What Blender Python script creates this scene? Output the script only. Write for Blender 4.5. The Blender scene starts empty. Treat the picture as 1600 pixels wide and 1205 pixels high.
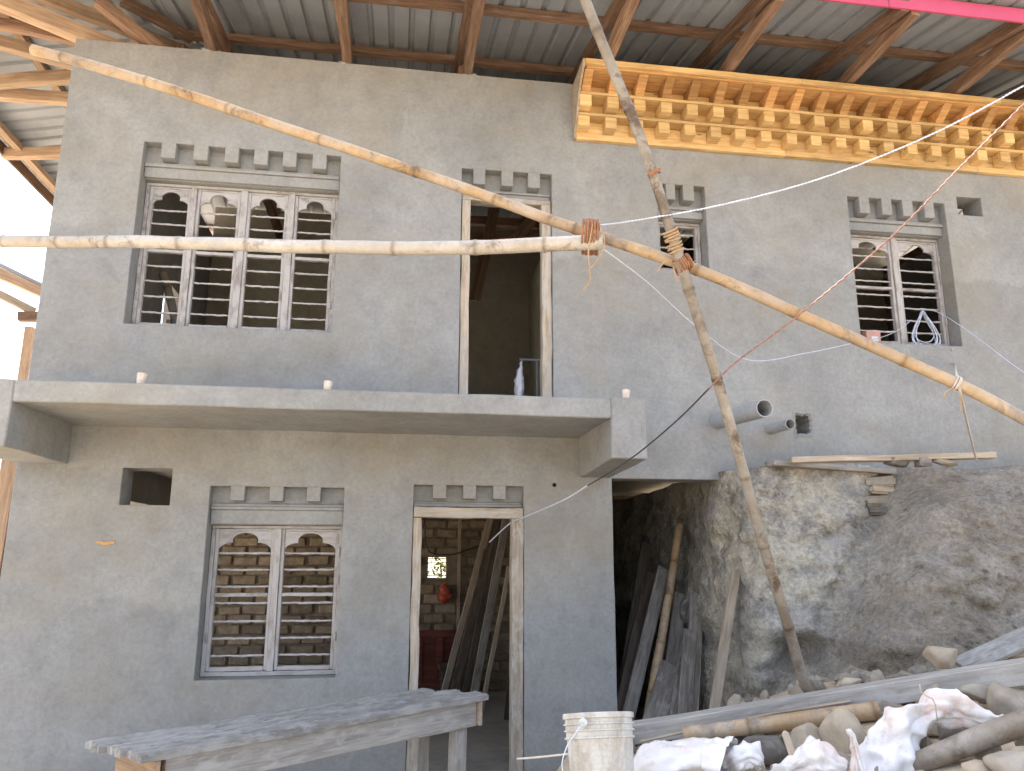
import bpy, bmesh, math, random
from mathutils import Vector, Matrix, noise
random.seed(7)
sc = bpy.context.scene
COL = sc.collection

# ------------------------------------------------------------------ camera
F_PX, YAW, PITCH, ROLL = 1210.0, math.radians(8.54), math.radians(12.41), math.radians(.133)
CAM = Vector((0, -6.6, 2.05))
_f = Vector((math.sin(YAW)*math.cos(PITCH), math.cos(YAW)*math.cos(PITCH), math.sin(PITCH)))
_r = Vector((math.cos(YAW), -math.sin(YAW), 0)); _u = _r.cross(_f)
RGT = _r*math.cos(ROLL) + _u*math.sin(ROLL); UPV = -_r*math.sin(ROLL) + _u*math.cos(ROLL)
cd = bpy.data.cameras.new('camera'); cam = bpy.data.objects.new('camera', cd); COL.objects.link(cam)
cd.sensor_width = 36; cd.lens = F_PX/1600*36; cd.clip_start = .05; cd.clip_end = 2000
m = Matrix((RGT, UPV, -_f)).transposed().to_4x4(); m.translation = CAM
cam.matrix_world = m; sc.camera = cam

# ------------------------------------------------------------------ light
SUN_EL = math.radians(60); SUN_DIR = Vector((-.45, .89, 0)).normalized()*math.cos(SUN_EL); SUN_DIR.z = math.sin(SUN_EL)
w = bpy.data.worlds.new('World'); sc.world = w; w.use_nodes = True
nt = w.node_tree; bg = nt.nodes['Background']
sky = nt.nodes.new('ShaderNodeTexSky'); sky.sky_type = 'NISHITA'; sky.sun_disc = False
sky.sun_elevation = SUN_EL; sky.sun_rotation = math.atan2(SUN_DIR.x, SUN_DIR.y)
sky.dust_density = 3.0; sky.air_density = 1.0; sky.ozone_density = 1.0
hs = nt.nodes.new('ShaderNodeHueSaturation'); hs.inputs['Saturation'].default_value = .58
nt.links.new(sky.outputs[0], hs.inputs['Color']); nt.links.new(hs.outputs[0], bg.inputs[0])
bg.inputs[1].default_value = .15
sd = bpy.data.lights.new('sun', 'SUN'); sd.energy = 4.0; sd.angle = math.radians(.6); sd.color = (1, .95, .86)
so = bpy.data.objects.new('sun', sd); COL.objects.link(so)
so.rotation_euler = SUN_DIR.to_track_quat('Z', 'Y').to_euler(); so.location = (0, 0, 20)
sc.view_settings.view_transform = 'Standard'; sc.view_settings.look = 'None'
sc.view_settings.gamma = 1; sc.view_settings.use_curve_mapping = False
sc.view_settings.exposure = 1.95
sc.cycles.max_bounces = 6; sc.cycles.diffuse_bounces = 4; sc.cycles.glossy_bounces = 2; sc.cycles.caustics_reflective = False; sc.cycles.caustics_refractive = False

# ------------------------------------------------------------------ measuring helpers (photo survey -> metres)
def ray(x, y): return RGT*((x-800)/F_PX) - UPV*((y-602.5)/F_PX) + _f
def pt(x, y, Y=0.):
    d = ray(x, y); return CAM + d*((Y-CAM.y)/d.y)
def ptz(x, y, z):
    d = ray(x, y); return CAM + d*((z-CAM.z)/d.z)
def at(x, y, dep): return CAM + ray(x, y)*dep

# ------------------------------------------------------------------ materials
def mat(name, rough=.85, spec=.3):
    mt = bpy.data.materials.new(name); mt.use_nodes = True
    b = mt.node_tree.nodes['Principled BSDF']; b.inputs['Roughness'].default_value = rough
    b.inputs['Specular IOR Level'].default_value = spec
    return mt, mt.node_tree, b
def N(t, typ, **kw):
    n = t.nodes.new(typ)
    for k, v in kw.items():
        if k in n.inputs: n.inputs[k].default_value = v
        else: setattr(n, k, v)
    return n
def coords(t, kind='Object', scale=(1, 1, 1), rnd=True):
    if kind == 'World': s = t.nodes.new('ShaderNodeNewGeometry').outputs['Position']
    else: s = t.nodes.new('ShaderNodeTexCoord').outputs['Object']
    mp = t.nodes.new('ShaderNodeMapping'); mp.inputs['Scale'].default_value = scale
    t.links.new(s, mp.inputs['Vector'])
    if rnd and kind == 'Object':
        oi = t.nodes.new('ShaderNodeObjectInfo'); mu = N(t, 'ShaderNodeMath', operation='MULTIPLY'); mu.inputs[1].default_value = 37.
        t.links.new(oi.outputs['Random'], mu.inputs[0]); cb = t.nodes.new('ShaderNodeCombineXYZ')
        for i in range(3): t.links.new(mu.outputs[0], cb.inputs[i])
        t.links.new(cb.outputs[0], mp.inputs['Location'])
    return mp.outputs[0]
def noi(t, vec, scale, detail=4, rough=.55, dist=0.):
    n = N(t, 'ShaderNodeTexNoise'); n.inputs['Scale'].default_value = scale; n.inputs['Detail'].default_value = detail
    n.inputs['Roughness'].default_value = rough; n.inputs['Distortion'].default_value = dist
    t.links.new(vec, n.inputs['Vector']); return n.outputs['Fac']
def ramp(t, fac, stops):
    r = t.nodes.new('ShaderNodeValToRGB'); e = r.color_ramp.elements
    while len(e) < len(stops): e.new(.5)
    for i, (p, c) in enumerate(stops):
        e[i].position = p; e[i].color = (c, c, c, 1) if isinstance(c, (int, float)) else (*c, 1)
    t.links.new(fac, r.inputs[0]); return r.outputs[0]
def mix(t, fac, a, b, blend='MIX'):
    n = t.nodes.new('ShaderNodeMix'); n.data_type = 'RGBA'; n.blend_type = blend
    for s, v in ((n.inputs[0], fac), (n.inputs[6], a), (n.inputs[7], b)):
        if isinstance(v, (int, float)): s.default_value = v
        elif isinstance(v, tuple): s.default_value = (*v, 1)
        else: t.links.new(v, s)
    return n.outputs[2]
def bump(t, b, h, strength=.3, dist=.01, prev=None):
    n = t.nodes.new('ShaderNodeBump'); n.inputs['Strength'].default_value = strength; n.inputs['Distance'].default_value = dist
    t.links.new(h, n.inputs['Height'])
    if prev: t.links.new(prev, n.inputs['Normal'])
    t.links.new(n.outputs[0], b.inputs['Normal']); return n.outputs[0]
def out(t, b, c): t.links.new(c, b.inputs['Base Color'])
def randmul(t, col, lo, hi):
    oi = t.nodes.new('ShaderNodeObjectInfo'); mr = t.nodes.new('ShaderNodeMapRange')
    mr.inputs['To Min'].default_value = lo; mr.inputs['To Max'].default_value = hi
    t.links.new(oi.outputs['Random'], mr.inputs['Value'])
    cb = t.nodes.new('ShaderNodeCombineColor')
    for i in range(3): t.links.new(mr.outputs[0], cb.inputs[i])
    return mix(t, 1., col, cb.outputs[0], 'MULTIPLY')

def plaster_mat(name, lo, mid, hi, joints=True):
    mt, t, b = mat(name, .92, .15)
    v = coords(t, 'World'); big = noi(t, v, .8, 3, .6, .4); med = noi(t, v, 5.5, 5, .68, .3); fine = noi(t, v, 26, 4, .8)
    c = ramp(t, big, [(.3, lo), (.5, mid), (.7, hi)])
    c = mix(t, .42, c, ramp(t, med, [(.28, .64), (.5, 1.), (.72, 1.24)]), 'MULTIPLY')
    c = mix(t, .42, c, ramp(t, fine, [(.3, .66), (.5, 1.), (.7, 1.3)]), 'MULTIPLY')
    # ochre dust stains
    st = noi(t, coords(t, 'World', (.7, .7, 1.1)), 1.1, 4, .6, .3)
    c = mix(t, ramp(t, st, [(.46, 0.), (.70, .42)]), c, (.30, .26, .185))
    if joints:   # where one day's plastering stopped: damp darker cement with a wandering upper edge
        g = t.nodes.new('ShaderNodeNewGeometry'); sx = t.nodes.new('ShaderNodeSeparateXYZ'); t.links.new(g.outputs['Position'], sx.inputs[0])
        wob = noi(t, coords(t, 'World', (1, 1, .3)), 1.6, 5, .72)
        ad = N(t, 'ShaderNodeMath', operation='MULTIPLY_ADD'); ad.inputs[1].default_value = .55
        t.links.new(wob, ad.inputs[0]); t.links.new(sx.outputs[2], ad.inputs[2])
        mr = N(t, 'ShaderNodeMath', operation='WRAP'); mr.inputs[1].default_value = 0.; mr.inputs[2].default_value = 3.05
        t.links.new(ad.outputs[0], mr.inputs[0])
        dv = N(t, 'ShaderNodeMath', operation='DIVIDE'); dv.inputs[1].default_value = 3.05; t.links.new(mr.outputs[0], dv.inputs[0])
        dk = ramp(t, dv.outputs[0], [(.0, .0), (.25, .1), (.64, .9), (.655, 0.), (1., 0.)])
        pat = ramp(t, big, [(.42, 0.), (.56, .42)])
        fm = N(t, 'ShaderNodeMath', operation='MULTIPLY'); t.links.new(dk, fm.inputs[0]); t.links.new(pat, fm.inputs[1])
        c = mix(t, fm.outputs[0], c, mix(t, 1., c, (.62, .63, .66), 'MULTIPLY'))
    out(t, b, c)
    ad2 = N(t, 'ShaderNodeMath', operation='MULTIPLY_ADD'); ad2.inputs[1].default_value = .22; t.links.new(fine, ad2.inputs[0]); t.links.new(med, ad2.inputs[2]); bump(t, b, ad2.outputs[0], .4, .016)
    return mt
M = {}
M['plaster'] = plaster_mat('cement_plaster', (.25, .255, .258), (.305, .31, .312), (.35, .355, .355))
M['plaster_in'] = plaster_mat('interior_plaster', (.34, .32, .27), (.42, .40, .34), (.48, .46, .40), False)
M['concrete'] = plaster_mat('floor_concrete', (.24, .22, .19), (.32, .30, .27), (.40, .38, .35), False)

def wood_mat(name, dark, mid, light, gs=1., rough=.75, smear=None, rl=.8, rh=1.15, knots=False):
    mt, t, b = mat(name, rough, .25)
    v = coords(t, 'Object', (1.2*gs, 14*gs, 14*gs)); g1 = noi(t, v, 2.2, 4, .65, .7)
    v2 = coords(t, 'Object', (3*gs, 60*gs, 60*gs)); g2 = noi(t, v2, 1.5, 3, .6)
    v3 = coords(t, 'Object', (1, 2.5, 2.5)); blot = noi(t, v3, 2.3, 4, .6)
    c = ramp(t, g1, [(.28, dark), (.5, mid), (.74, light)])
    c = mix(t, .5, c, ramp(t, g2, [(.3, .7), (.7, 1.2)]), 'MULTIPLY')
    c = mix(t, .5, c, ramp(t, blot, [(.3, .65), (.7, 1.25)]), 'MULTIPLY')
    if knots:
        vo = N(t, 'ShaderNodeTexVoronoi'); vo.inputs['Scale'].default_value = 2.6
        t.links.new(coords(t, 'Object', (1, 3, 3)), vo.inputs['Vector'])
        c = mix(t, ramp(t, vo.outputs['Distance'], [(.05, .9), (.11, 0.)]), c, tuple(x*.35 for x in dark))
    c = randmul(t, c, rl, rh)
    if smear:
        sm = noi(t, coords(t, 'Object', (2, 4, 4)), 3., 6, .7, .3)
        c = mix(t, ramp(t, sm, [(smear[0], 0.), (smear[0]+.13, smear[2])]), c, smear[1])
    out(t, b, c); bump(t, b, g1, .4, .006)
    return mt
M['wood_roof'] = wood_mat('old_rafter_timber', (.15, .085, .055), (.27, .165, .11), (.38, .255, .18), rl=.6, rh=1.25, smear=(.58, (.30, .25, .21), .6))
M['wood_orange'] = wood_mat('orange_rafter_timber', (.34, .215, .14), (.46, .32, .215), (.55, .415, .30))  # orange tone for left roof timbers, shed, upright board and bench end
M['wood_pine'] = wood_mat('planed_pine', (.54, .33, .13), (.69, .46, .205), (.77, .565, .29), rl=.72, rh=1.12, knots=True)
M['wood_grey'] = wood_mat('weathered_board', (.15, .13, .115), (.27, .245, .22), (.37, .34, .31), rl=.7, rh=1.2, smear=(.52, (.38, .36, .34), .7))
M['wood_cement'] = wood_mat('cement_crusted_board', (.17, .16, .15), (.26, .25, .235), (.34, .33, .31), rl=.85, rh=1.15, smear=(.46, (.40, .395, .39), .6))
M['wood_pale'] = wood_mat('pale_weathered_timber', (.27, .25, .23), (.37, .35, .325), (.46, .44, .42), rl=.9, rh=1.1, smear=(.50, (.47, .45, .44), .7))
M['wood_pine_red'] = wood_mat('orange_pine', (.34, .165, .06), (.48, .26, .10), (.58, .36, .155), rl=.7, rh=1.25)
M['wood_tan'] = wood_mat('sawn_tan_board', (.30, .24, .17), (.43, .35, .27), (.54, .46, .37), smear=(.60, (.36, .34, .32), .7))
M['wood_frame'] = wood_mat('limed_window_timber', (.26, .22, .20), (.37, .34, .325), (.47, .445, .435), 1.2, .85, smear=(.40, (.47, .46, .465), .85))
M['wood_dark'] = wood_mat('dark_board', (.06, .045, .035), (.12, .095, .075), (.19, .155, .125), rl=.6, rh=1.3)
M['wood_red'] = wood_mat('red_painted_door', (.10, .03, .022), (.17, .05, .035), (.22, .075, .05))

def bamboo_mat(name, a, bcol, c3, stain, greyness):
    mt, t, b = mat(name, .5, .4)
    v = coords(t, 'Object', (1, 1, 1)); n1 = noi(t, v, 1.8, 5, .6); n2 = noi(t, v, 14, 5, .7); n3 = noi(t, v, 55, 3, .6)
    c = ramp(t, n1, [(.3, a), (.5, bcol), (.72, c3)])
    c = mix(t, .6, c, ramp(t, n2, [(.3, .72), (.6, 1.12)]), 'MULTIPLY')
    c = mix(t, .4, c, ramp(t, n3, [(.3, .75), (.7, 1.15)]), 'MULTIPLY')
    c = mix(t, ramp(t, noi(t, v, 5, 6, .75, .5), [(.64-.16*stain, 0.), (.74-.16*stain, stain)]), c, (.10, .065, .04))
    # pale patches: bleached culm, plus the sky's sheen on its top painted at random
    c = mix(t, ramp(t, noi(t, v, 3.2, 5, .65), [(.42, 0.), (.66, greyness)]), c, (.46, .44, .41))
    at_ = t.nodes.new('ShaderNodeAttribute'); at_.attribute_name = 'ring'
    c = mix(t, at_.outputs['Fac'], c, mix(t, 1., c, (.60, .55, .50), 'MULTIPLY'))
    out(t, b, c); b.inputs['Roughness'].default_value = .42; bump(t, b, n3, .12, .003); return mt
M['bamboo'] = bamboo_mat('tan_bamboo', (.33, .205, .095), (.44, .295, .155), (.51, .385, .24), .75, .45)
M['bamboo_pale'] = bamboo_mat('bleached_bamboo', (.40, .31, .22), (.48, .43, .37), (.56, .53, .49), .65, .85)
M['bamboo_dirty'] = bamboo_mat('mud_stained_bamboo', (.13, .105, .075), (.22, .185, .145), (.34, .305, .265), 1., .4)

def simple(name, c, rough=.7, spec=.3, var=.25, scale=8., metal=0., dirt=None, bmp=.15, kind='Object'):
    mt, t, b = mat(name, rough, spec); v = coords(t, kind); n = noi(t, v, scale, 5, .65)
    col = mix(t, 1., tuple(c), ramp(t, n, [(.25, 1-var), (.75, 1+var)]), 'MULTIPLY')
    if dirt: col = mix(t, ramp(t, noi(t, v, dirt[1], 6, .7, .4), [(dirt[2], 0.), (dirt[2]+.15, dirt[3])]), col, dirt[0])
    out(t, b, col); b.inputs['Metallic'].default_value = metal
    if bmp: bump(t, b, noi(t, v, scale*6, 3), bmp, .004)
    return mt
M['sheet'] = simple('grey_roof_sheet', (.36, .385, .425), .45, .5, .16, 2.2, .0, ((.22, .22, .23), 1.6, .55, .5), 0)
M['pink'] = simple('pink_painted_fascia', (.50, .065, .14), .45, .5, .12, 3)
M['steel'] = simple('cement_splashed_bar', (.46, .44, .44), .8, .3, .25, 20, 0, ((.20, .14, .10), 9, .60, .6), .5)
M['iron'] = simple('dark_iron', (.06, .055, .055), .6, .4, .3, 10)
M['iron_pale'] = simple('grey_iron_tube', (.30, .32, .34), .5, .5, .2, 10)
M['pvc'] = simple('grey_pipe', (.42, .43, .44), .5, .4, .15, 6, 0, ((.26, .25, .24), 7, .5, .6))
M['rope'] = simple('coir_rope', (.33, .165, .095), .95, .1, .4, 40, bmp=.6)
M['rope_tan'] = simple('tan_twine', (.45, .30, .17), .95, .1, .3, 40, bmp=.6)
M['string'] = simple('pale_string', (.55, .50, .46), .9, .1, .2, 30)
M['wire_white'] = simple('white_wire', (.55, .59, .70), .5, .4, .1, 30)
M['wire_blue'] = simple('blue_flecked_wire', (.52, .57, .70), .5, .4, .45, 45)
M['wire_red'] = simple('red_copper_wire', (.30, .155, .125), .5, .4, .2, 20)
M['wire_black'] = simple('black_wire', (.05, .045, .05), .5, .4, .2, 20)
M['stone'] = simple('rubble_stone', (.30, .26, .21), .95, .15, .4, 5, 0, ((.40, .385, .36), 4, .52, .7), .8)
M['stone_buff'] = simple('buff_stone', (.42, .355, .275), .95, .15, .3, 6, 0, ((.42, .40, .38), 5, .56, .6), .8)
M['stone_dark'] = simple('dark_stone', (.15, .135, .12), .95, .15, .4, 6, 0, ((.30, .285, .26), 5, .55, .6), .8)
M['stub'] = simple('pale_clay_stub', (.62, .55, .48), .9, .2, .2, 25)
M['cloth_white'] = simple('white_cloth', (.62, .63, .70), .95, .1, .12, 6)
M['redcloth'] = simple('red_bag_plastic', (.50, .05, .06), .5, .4, .3, 10, 0, ((.55, .35, .06), 9, .5, .9))
M['cardboard'] = simple('pink_carton', (.52, .30, .26), .8, .2, .15, 9, 0, ((.60, .55, .52), 6, .55, .8))
M['moth'] = simple('orange_scrap', (.55, .32, .15), .8, .2, .3, 40)
M['leaf'] = simple('shrub_leaf', (.10, .14, .035), .7, .3, .4, 9, bmp=0)
M['white_wall'] = simple('distant_wall', (.55, .50, .44), .9, .2, .1, 2)

def sack_mat():
    mt, t, b = mat('woven_sack', .55, .35); v = coords(t, 'Object')
    n = noi(t, v, 3.2, 4, .6, .5); c = ramp(t, n, [(.40, (.80, .80, .83)), (.54, (.74, .71, .71)), (.60, (.70, .56, .51)), (.66, (.72, .67, .65))])
    d = noi(t, v, 9, 5, .7); c = mix(t, ramp(t, d, [(.56, 0.), (.72, .5)]), c, (.42, .35, .29))
    wn = N(t, 'ShaderNodeTexWave', bands_direction='DIAGONAL'); wn.inputs['Scale'].default_value = 60; wn.inputs['Distortion'].default_value = 3.; t.links.new(v, wn.inputs['Vector'])
    c = mix(t, .22, c, ramp(t, wn.outputs['Fac'], [(0., .75), (1., 1.08)]), 'MULTIPLY')
    out(t, b, c); bump(t, b, noi(t, v, 16, 3, .6, 1.0), .22, .02); return mt
M['sack'] = sack_mat()

def bucket_mat():
    mt, t, b = mat('cement_smeared_plastic', .6, .35); v = coords(t, 'Object')
    d = noi(t, coords(t, 'Object', (1, 1, .35)), 8, 6, .7, .4); c = ramp(t, d, [(.3, (.62, .64, .64)), (.48, (.56, .55, .52)), (.62, (.42, .385, .34)), (.8, (.50, .47, .43))])
    f = noi(t, v, 70, 3, .6); c = mix(t, .4, c, ramp(t, f, [(.35, .75), (.65, 1.15)]), 'MULTIPLY')
    out(t, b, c); bump(t, b, d, .4, .004); return mt
M['bucket'] = bucket_mat()

def earth_mat():
    mt, t, b = mat('cut_earth', .97, .08); v = coords(t, 'World')
    a = noi(t, v, 1.1, 6, .7); m2 = noi(t, v, 5.5, 6, .75); f = noi(t, v, 30, 5, .75)
    c = ramp(t, a, [(.28, (.25, .24, .225)), (.42, (.36, .34, .315)), (.55, (.42, .405, .385)), (.72, (.38, .37, .36))])
    lime = noi(t, v, 1.7, 6, .75); g = t.nodes.new('ShaderNodeNewGeometry'); sx = t.nodes.new('ShaderNodeSeparateXYZ'); t.links.new(g.outputs['Position'], sx.inputs[0])
    m1 = N(t, 'ShaderNodeMath', operation='MULTIPLY_ADD'); m1.inputs[1].default_value = -.8; t.links.new(sx.outputs[2], m1.inputs[0]); t.links.new(sx.outputs[0], m1.inputs[2])
    m3 = N(t, 'ShaderNodeMath', operation='MULTIPLY_ADD'); m3.inputs[1].default_value = 1.2; t.links.new(m2, m3.inputs[0]); t.links.new(m1.outputs[0], m3.inputs[2])
    soil = N(t, 'ShaderNodeMapRange'); soil.inputs['From Min'].default_value = 2.35; soil.inputs['From Max'].default_value = 2.85; t.links.new(m3.outputs[0], soil.inputs['Value'])
    c = mix(t, soil.outputs[0], c, ramp(t, lime, [(.35, (.25, .215, .175)), (.5, (.34, .30, .25)), (.65, (.40, .37, .335))]))
    lm = N(t, 'ShaderNodeMath', operation='MULTIPLY'); iv = N(t, 'ShaderNodeMath', operation='SUBTRACT'); iv.inputs[0].default_value = 1.; t.links.new(soil.outputs[0], iv.inputs[1])
    t.links.new(ramp(t, lime, [(.44, 0.), (.56, .85)]), lm.inputs[0]); t.links.new(iv.outputs[0], lm.inputs[1]); c = mix(t, lm.outputs[0], c, (.60, .56, .47))
    moss = noi(t, v, 2.6, 6, .78); c = mix(t, ramp(t, moss, [(.57, 0.), (.66, .65)]), c, (.14, .135, .105))
    c = mix(t, .8, c, ramp(t, m2, [(.3, .5), (.5, 1.), (.7, 1.25)]), 'MULTIPLY'); c = mix(t, .7, c, ramp(t, f, [(.3, .5), (.7, 1.35)]), 'MULTIPLY')
    ad = N(t, 'ShaderNodeMath', operation='MULTIPLY_ADD'); ad.inputs[1].default_value = .3; t.links.new(f, ad.inputs[0]); t.links.new(m2, ad.inputs[2])
    out(t, b, c); bump(t, b, ad.outputs[0], 1., .07); return mt
M['earth'] = earth_mat()
def ground_mat():
    mt, t, b = mat('dusty_ground', .97, .08); v = coords(t, 'World'); a = noi(t, v, .35, 6, .6); f = noi(t, v, 12, 7, .7)
    c = ramp(t, a, [(.3, (.36, .295, .22)), (.6, (.48, .40, .30))]); c = mix(t, .6, c, ramp(t, f, [(.3, .65), (.7, 1.2)]), 'MULTIPLY')
    out(t, b, c); bump(t, b, f, .6, .03); return mt
M['ground'] = ground_mat()
def brick_mat():
    mt, t, b = mat('mud_brick', .95, .1); v = coords(t, 'Object'); n = noi(t, v, 12, 6, .7)
    c = ramp(t, n, [(.3, (.22, .165, .115)), (.55, (.33, .265, .195)), (.75, (.42, .36, .29))]); c = randmul(t, c, .65, 1.3)
    out(t, b, c); bump(t, b, n, .6, .012); return mt
M['brick'] = brick_mat()
M['mortar'] = simple('mud_mortar', (.26, .215, .165), .97, .1, .35, 9, bmp=.8, kind='World')

# ------------------------------------------------------------------ object helpers
WM = {}
def base_matrix(o): return WM[o.name] if o is not None else Matrix.Identity(4)
def put(o, world, parent=None):
    COL.objects.link(o)
    if parent is not None:
        o.parent = parent; o.matrix_basis = base_matrix(parent).inverted() @ world
    else: o.matrix_basis = world
    WM[o.name] = world.copy(); return o
def tag(o, label=None, cat=None, group=None, kind=None):
    if label: o['label'] = label
    if cat: o['category'] = cat
    if group: o['group'] = group
    if kind: o['kind'] = kind
    return o
def thing(name, loc, label, cat, group=None, parent=None):
    o = bpy.data.objects.new(name, None); o.empty_display_size = .2
    put(o, Matrix.Translation(Vector(loc)), parent)
    return tag(o, label, cat, group)
def part(name, loc, parent): 
    o = bpy.data.objects.new(name, None); o.empty_display_size = .1
    return put(o, Matrix.Translation(Vector(loc)), parent)

class MB:
    def __init__(s): s.v = []; s.f = []; s.ring = {}
    def box(s, x0, x1, y0, y1, z0, z1):
        i = len(s.v); s.v += [(x, y, z) for z in (z0, z1) for y in (y0, y1) for x in (x0, x1)]
        s.f += [tuple(i+k for k in q) for q in ((0, 2, 3, 1), (4, 5, 7, 6), (0, 1, 5, 4), (2, 6, 7, 3), (0, 4, 6, 2), (1, 3, 7, 5))]
        return s
    def tube(s, P, R, n=8, cap=True, squash=None):
        P = [Vector(p) for p in P]; k = len(P); R = R if isinstance(R, (list, tuple)) else [R]*k
        i0 = len(s.v); ref = None
        for i in range(k):
            d = (P[min(i+1, k-1)]-P[max(i-1, 0)])
            if d.length < 1e-9: d = Vector((0, 0, 1))
            d.normalize()
            if ref is None: ref = Vector((0, 0, 1)) if abs(d.z) < .9 else Vector((1, 0, 0))
            a = (ref - d*ref.dot(d)).normalized(); ref = a; b = d.cross(a)
            for j in range(n):
                th = 2*math.pi*j/n; s.v.append(tuple(P[i] + (a*math.cos(th)+b*math.sin(th))*R[i]))
        for i in range(k-1):
            for j in range(n):
                q = i0+i*n; s.f.append((q+j, q+(j+1) % n, q+n+(j+1) % n, q+n+j))
        if cap:
            s.f.append(tuple(i0+j for j in range(n-1, -1, -1))); s.f.append(tuple(i0+(k-1)*n+j for j in range(n)))
        return s
    def prism(s, poly, axis, a0, a1):
        """poly: 2d points; axis 'x': poly is (y,z), extruded x a0..a1; axis 'y': poly is (x,z)"""
        i = len(s.v); n = len(poly)
        for a in (a0, a1):
            for p in poly: s.v.append((a, p[0], p[1]) if axis == 'x' else (p[0], a, p[1]))
        s.f.append(tuple(i+j for j in range(n))); s.f.append(tuple(i+n+j for j in range(n-1, -1, -1)))
        for j in range(n): s.f.append((i+j, i+n+j, i+n+(j+1) % n, i+(j+1) % n))
        return s
    def mesh(s, name, material, bevel=0., smooth=False, merge=False, seg=1, auto=None):
        me = bpy.data.meshes.new(name); me.from_pydata([tuple(v) for v in s.v], [], s.f)
        bm = bmesh.new(); bm.from_mesh(me)
        if merge: bmesh.ops.remove_doubles(bm, verts=bm.verts, dist=1e-5)
        bmesh.ops.recalc_face_normals(bm, faces=bm.faces)
        if bevel:
            ed = [e for e in bm.edges if len(e.link_faces) == 2 and e.calc_face_angle(0) > .6]
            bmesh.ops.bevel(bm, geom=ed, offset=bevel, segments=seg, affect='EDGES', clamp_overlap=True)
        for f in bm.faces: f.smooth = smooth
        if auto is not None:
            for f in bm.faces: f.smooth = True
            for e in bm.edges: e.smooth = not (len(e.link_faces) == 2 and e.calc_face_angle(0) > auto)
        bm.to_mesh(me); bm.free(); me.materials.append(material); return me
    def build(s, name, material, parent=None, bevel=0., smooth=False, merge=False, seg=1, auto=None, origin=None):
        if origin is None:
            lo = [min(v[i] for v in s.v) for i in range(3)]; hi = [max(v[i] for v in s.v) for i in range(3)]
            origin = ((lo[0]+hi[0])/2, (lo[1]+hi[1])/2, lo[2])
        ox, oy, oz = origin; sv = s.v; s.v = [(a-ox, b-oy, c-oz) for a, b, c in s.v]
        me = s.mesh(name, material, bevel, smooth, merge, seg, auto); s.v = sv
        return put(bpy.data.objects.new(name, me), Matrix.Translation(Vector(origin)), parent)

def frame_from(p0, p1, up=Vector((0, 0, 1)), roll=0.):
    x = (p1-p0).normalized(); up = Vector(up)
    if abs(x.dot(up)) > .97: up = Vector((0, 1, 0))
    y = up.cross(x).normalized(); z = x.cross(y)
    mt = Matrix((x, y, z)).transposed().to_4x4()
    if roll: mt = mt @ Matrix.Rotation(roll, 4, 'X')
    mt.translation = p0; return mt
def timber(name, p0, p1, wd, ht, material, parent=None, up=(0, 0, 1), roll=0., jit=.004, seg=None, bevel=.004, bow=0., taper=1.):
    """a sawn piece along p0-p1, wd across, ht along 'up'; slightly out of true"""
    p0 = Vector(p0); p1 = Vector(p1); L = (p1-p0).length; seg = seg or max(2, min(14, int(L/.35)))
    b = MB(); rnd = random.Random(int(L*1000)+int(p0.x*777)+int(p0.y*91))
    for i in range(seg+1):
        t = i/seg; dy = rnd.uniform(-jit, jit); dz = rnd.uniform(-jit, jit)+bow*math.sin(math.pi*t); k = 1+(taper-1)*t
        for (sy, sz) in ((-1, -1), (1, -1), (1, 1), (-1, 1)):
            b.v.append((t*L, sy*wd*k/2+dy+rnd.uniform(-jit, jit)*.5, sz*ht*k/2+dz+rnd.uniform(-jit, jit)*.5))
    for i in range(seg):
        for j in range(4):
            q = i*4; b.f.append((q+j, q+(j+1) % 4, q+4+(j+1) % 4, q+4+j))
    b.f.append((0, 3, 2, 1)); q = seg*4; b.f.append((q, q+1, q+2, q+3))
    me = b.mesh(name, material, bevel)
    return put(bpy.data.objects.new(name, me), frame_from(p0, p1, up, roll), parent)
def spline(P, n):
    P = [Vector(p) for p in P]; o = []; k = len(P)
    for i in range(k-1):
        a, b_, c, d = P[max(i-1, 0)], P[i], P[i+1], P[min(i+2, k-1)]
        for j in range(n):
            t = j/n; o.append(.5*((2*b_)+(-a+c)*t+(2*a-5*b_+4*c-d)*t*t+(-a+3*b_-3*c+d)*t**3))
    o.append(P[-1]); return o
def resample(P, step):
    o = [P[0]]; acc = 0
    for a, b_ in zip(P, P[1:]):
        L = (b_-a).length; s0 = step-acc
        while s0 <= L: o.append(a+(b_-a)*(s0/L)); s0 += step
        acc = L-(s0-step)
    o.append(P[-1]); return o
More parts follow.
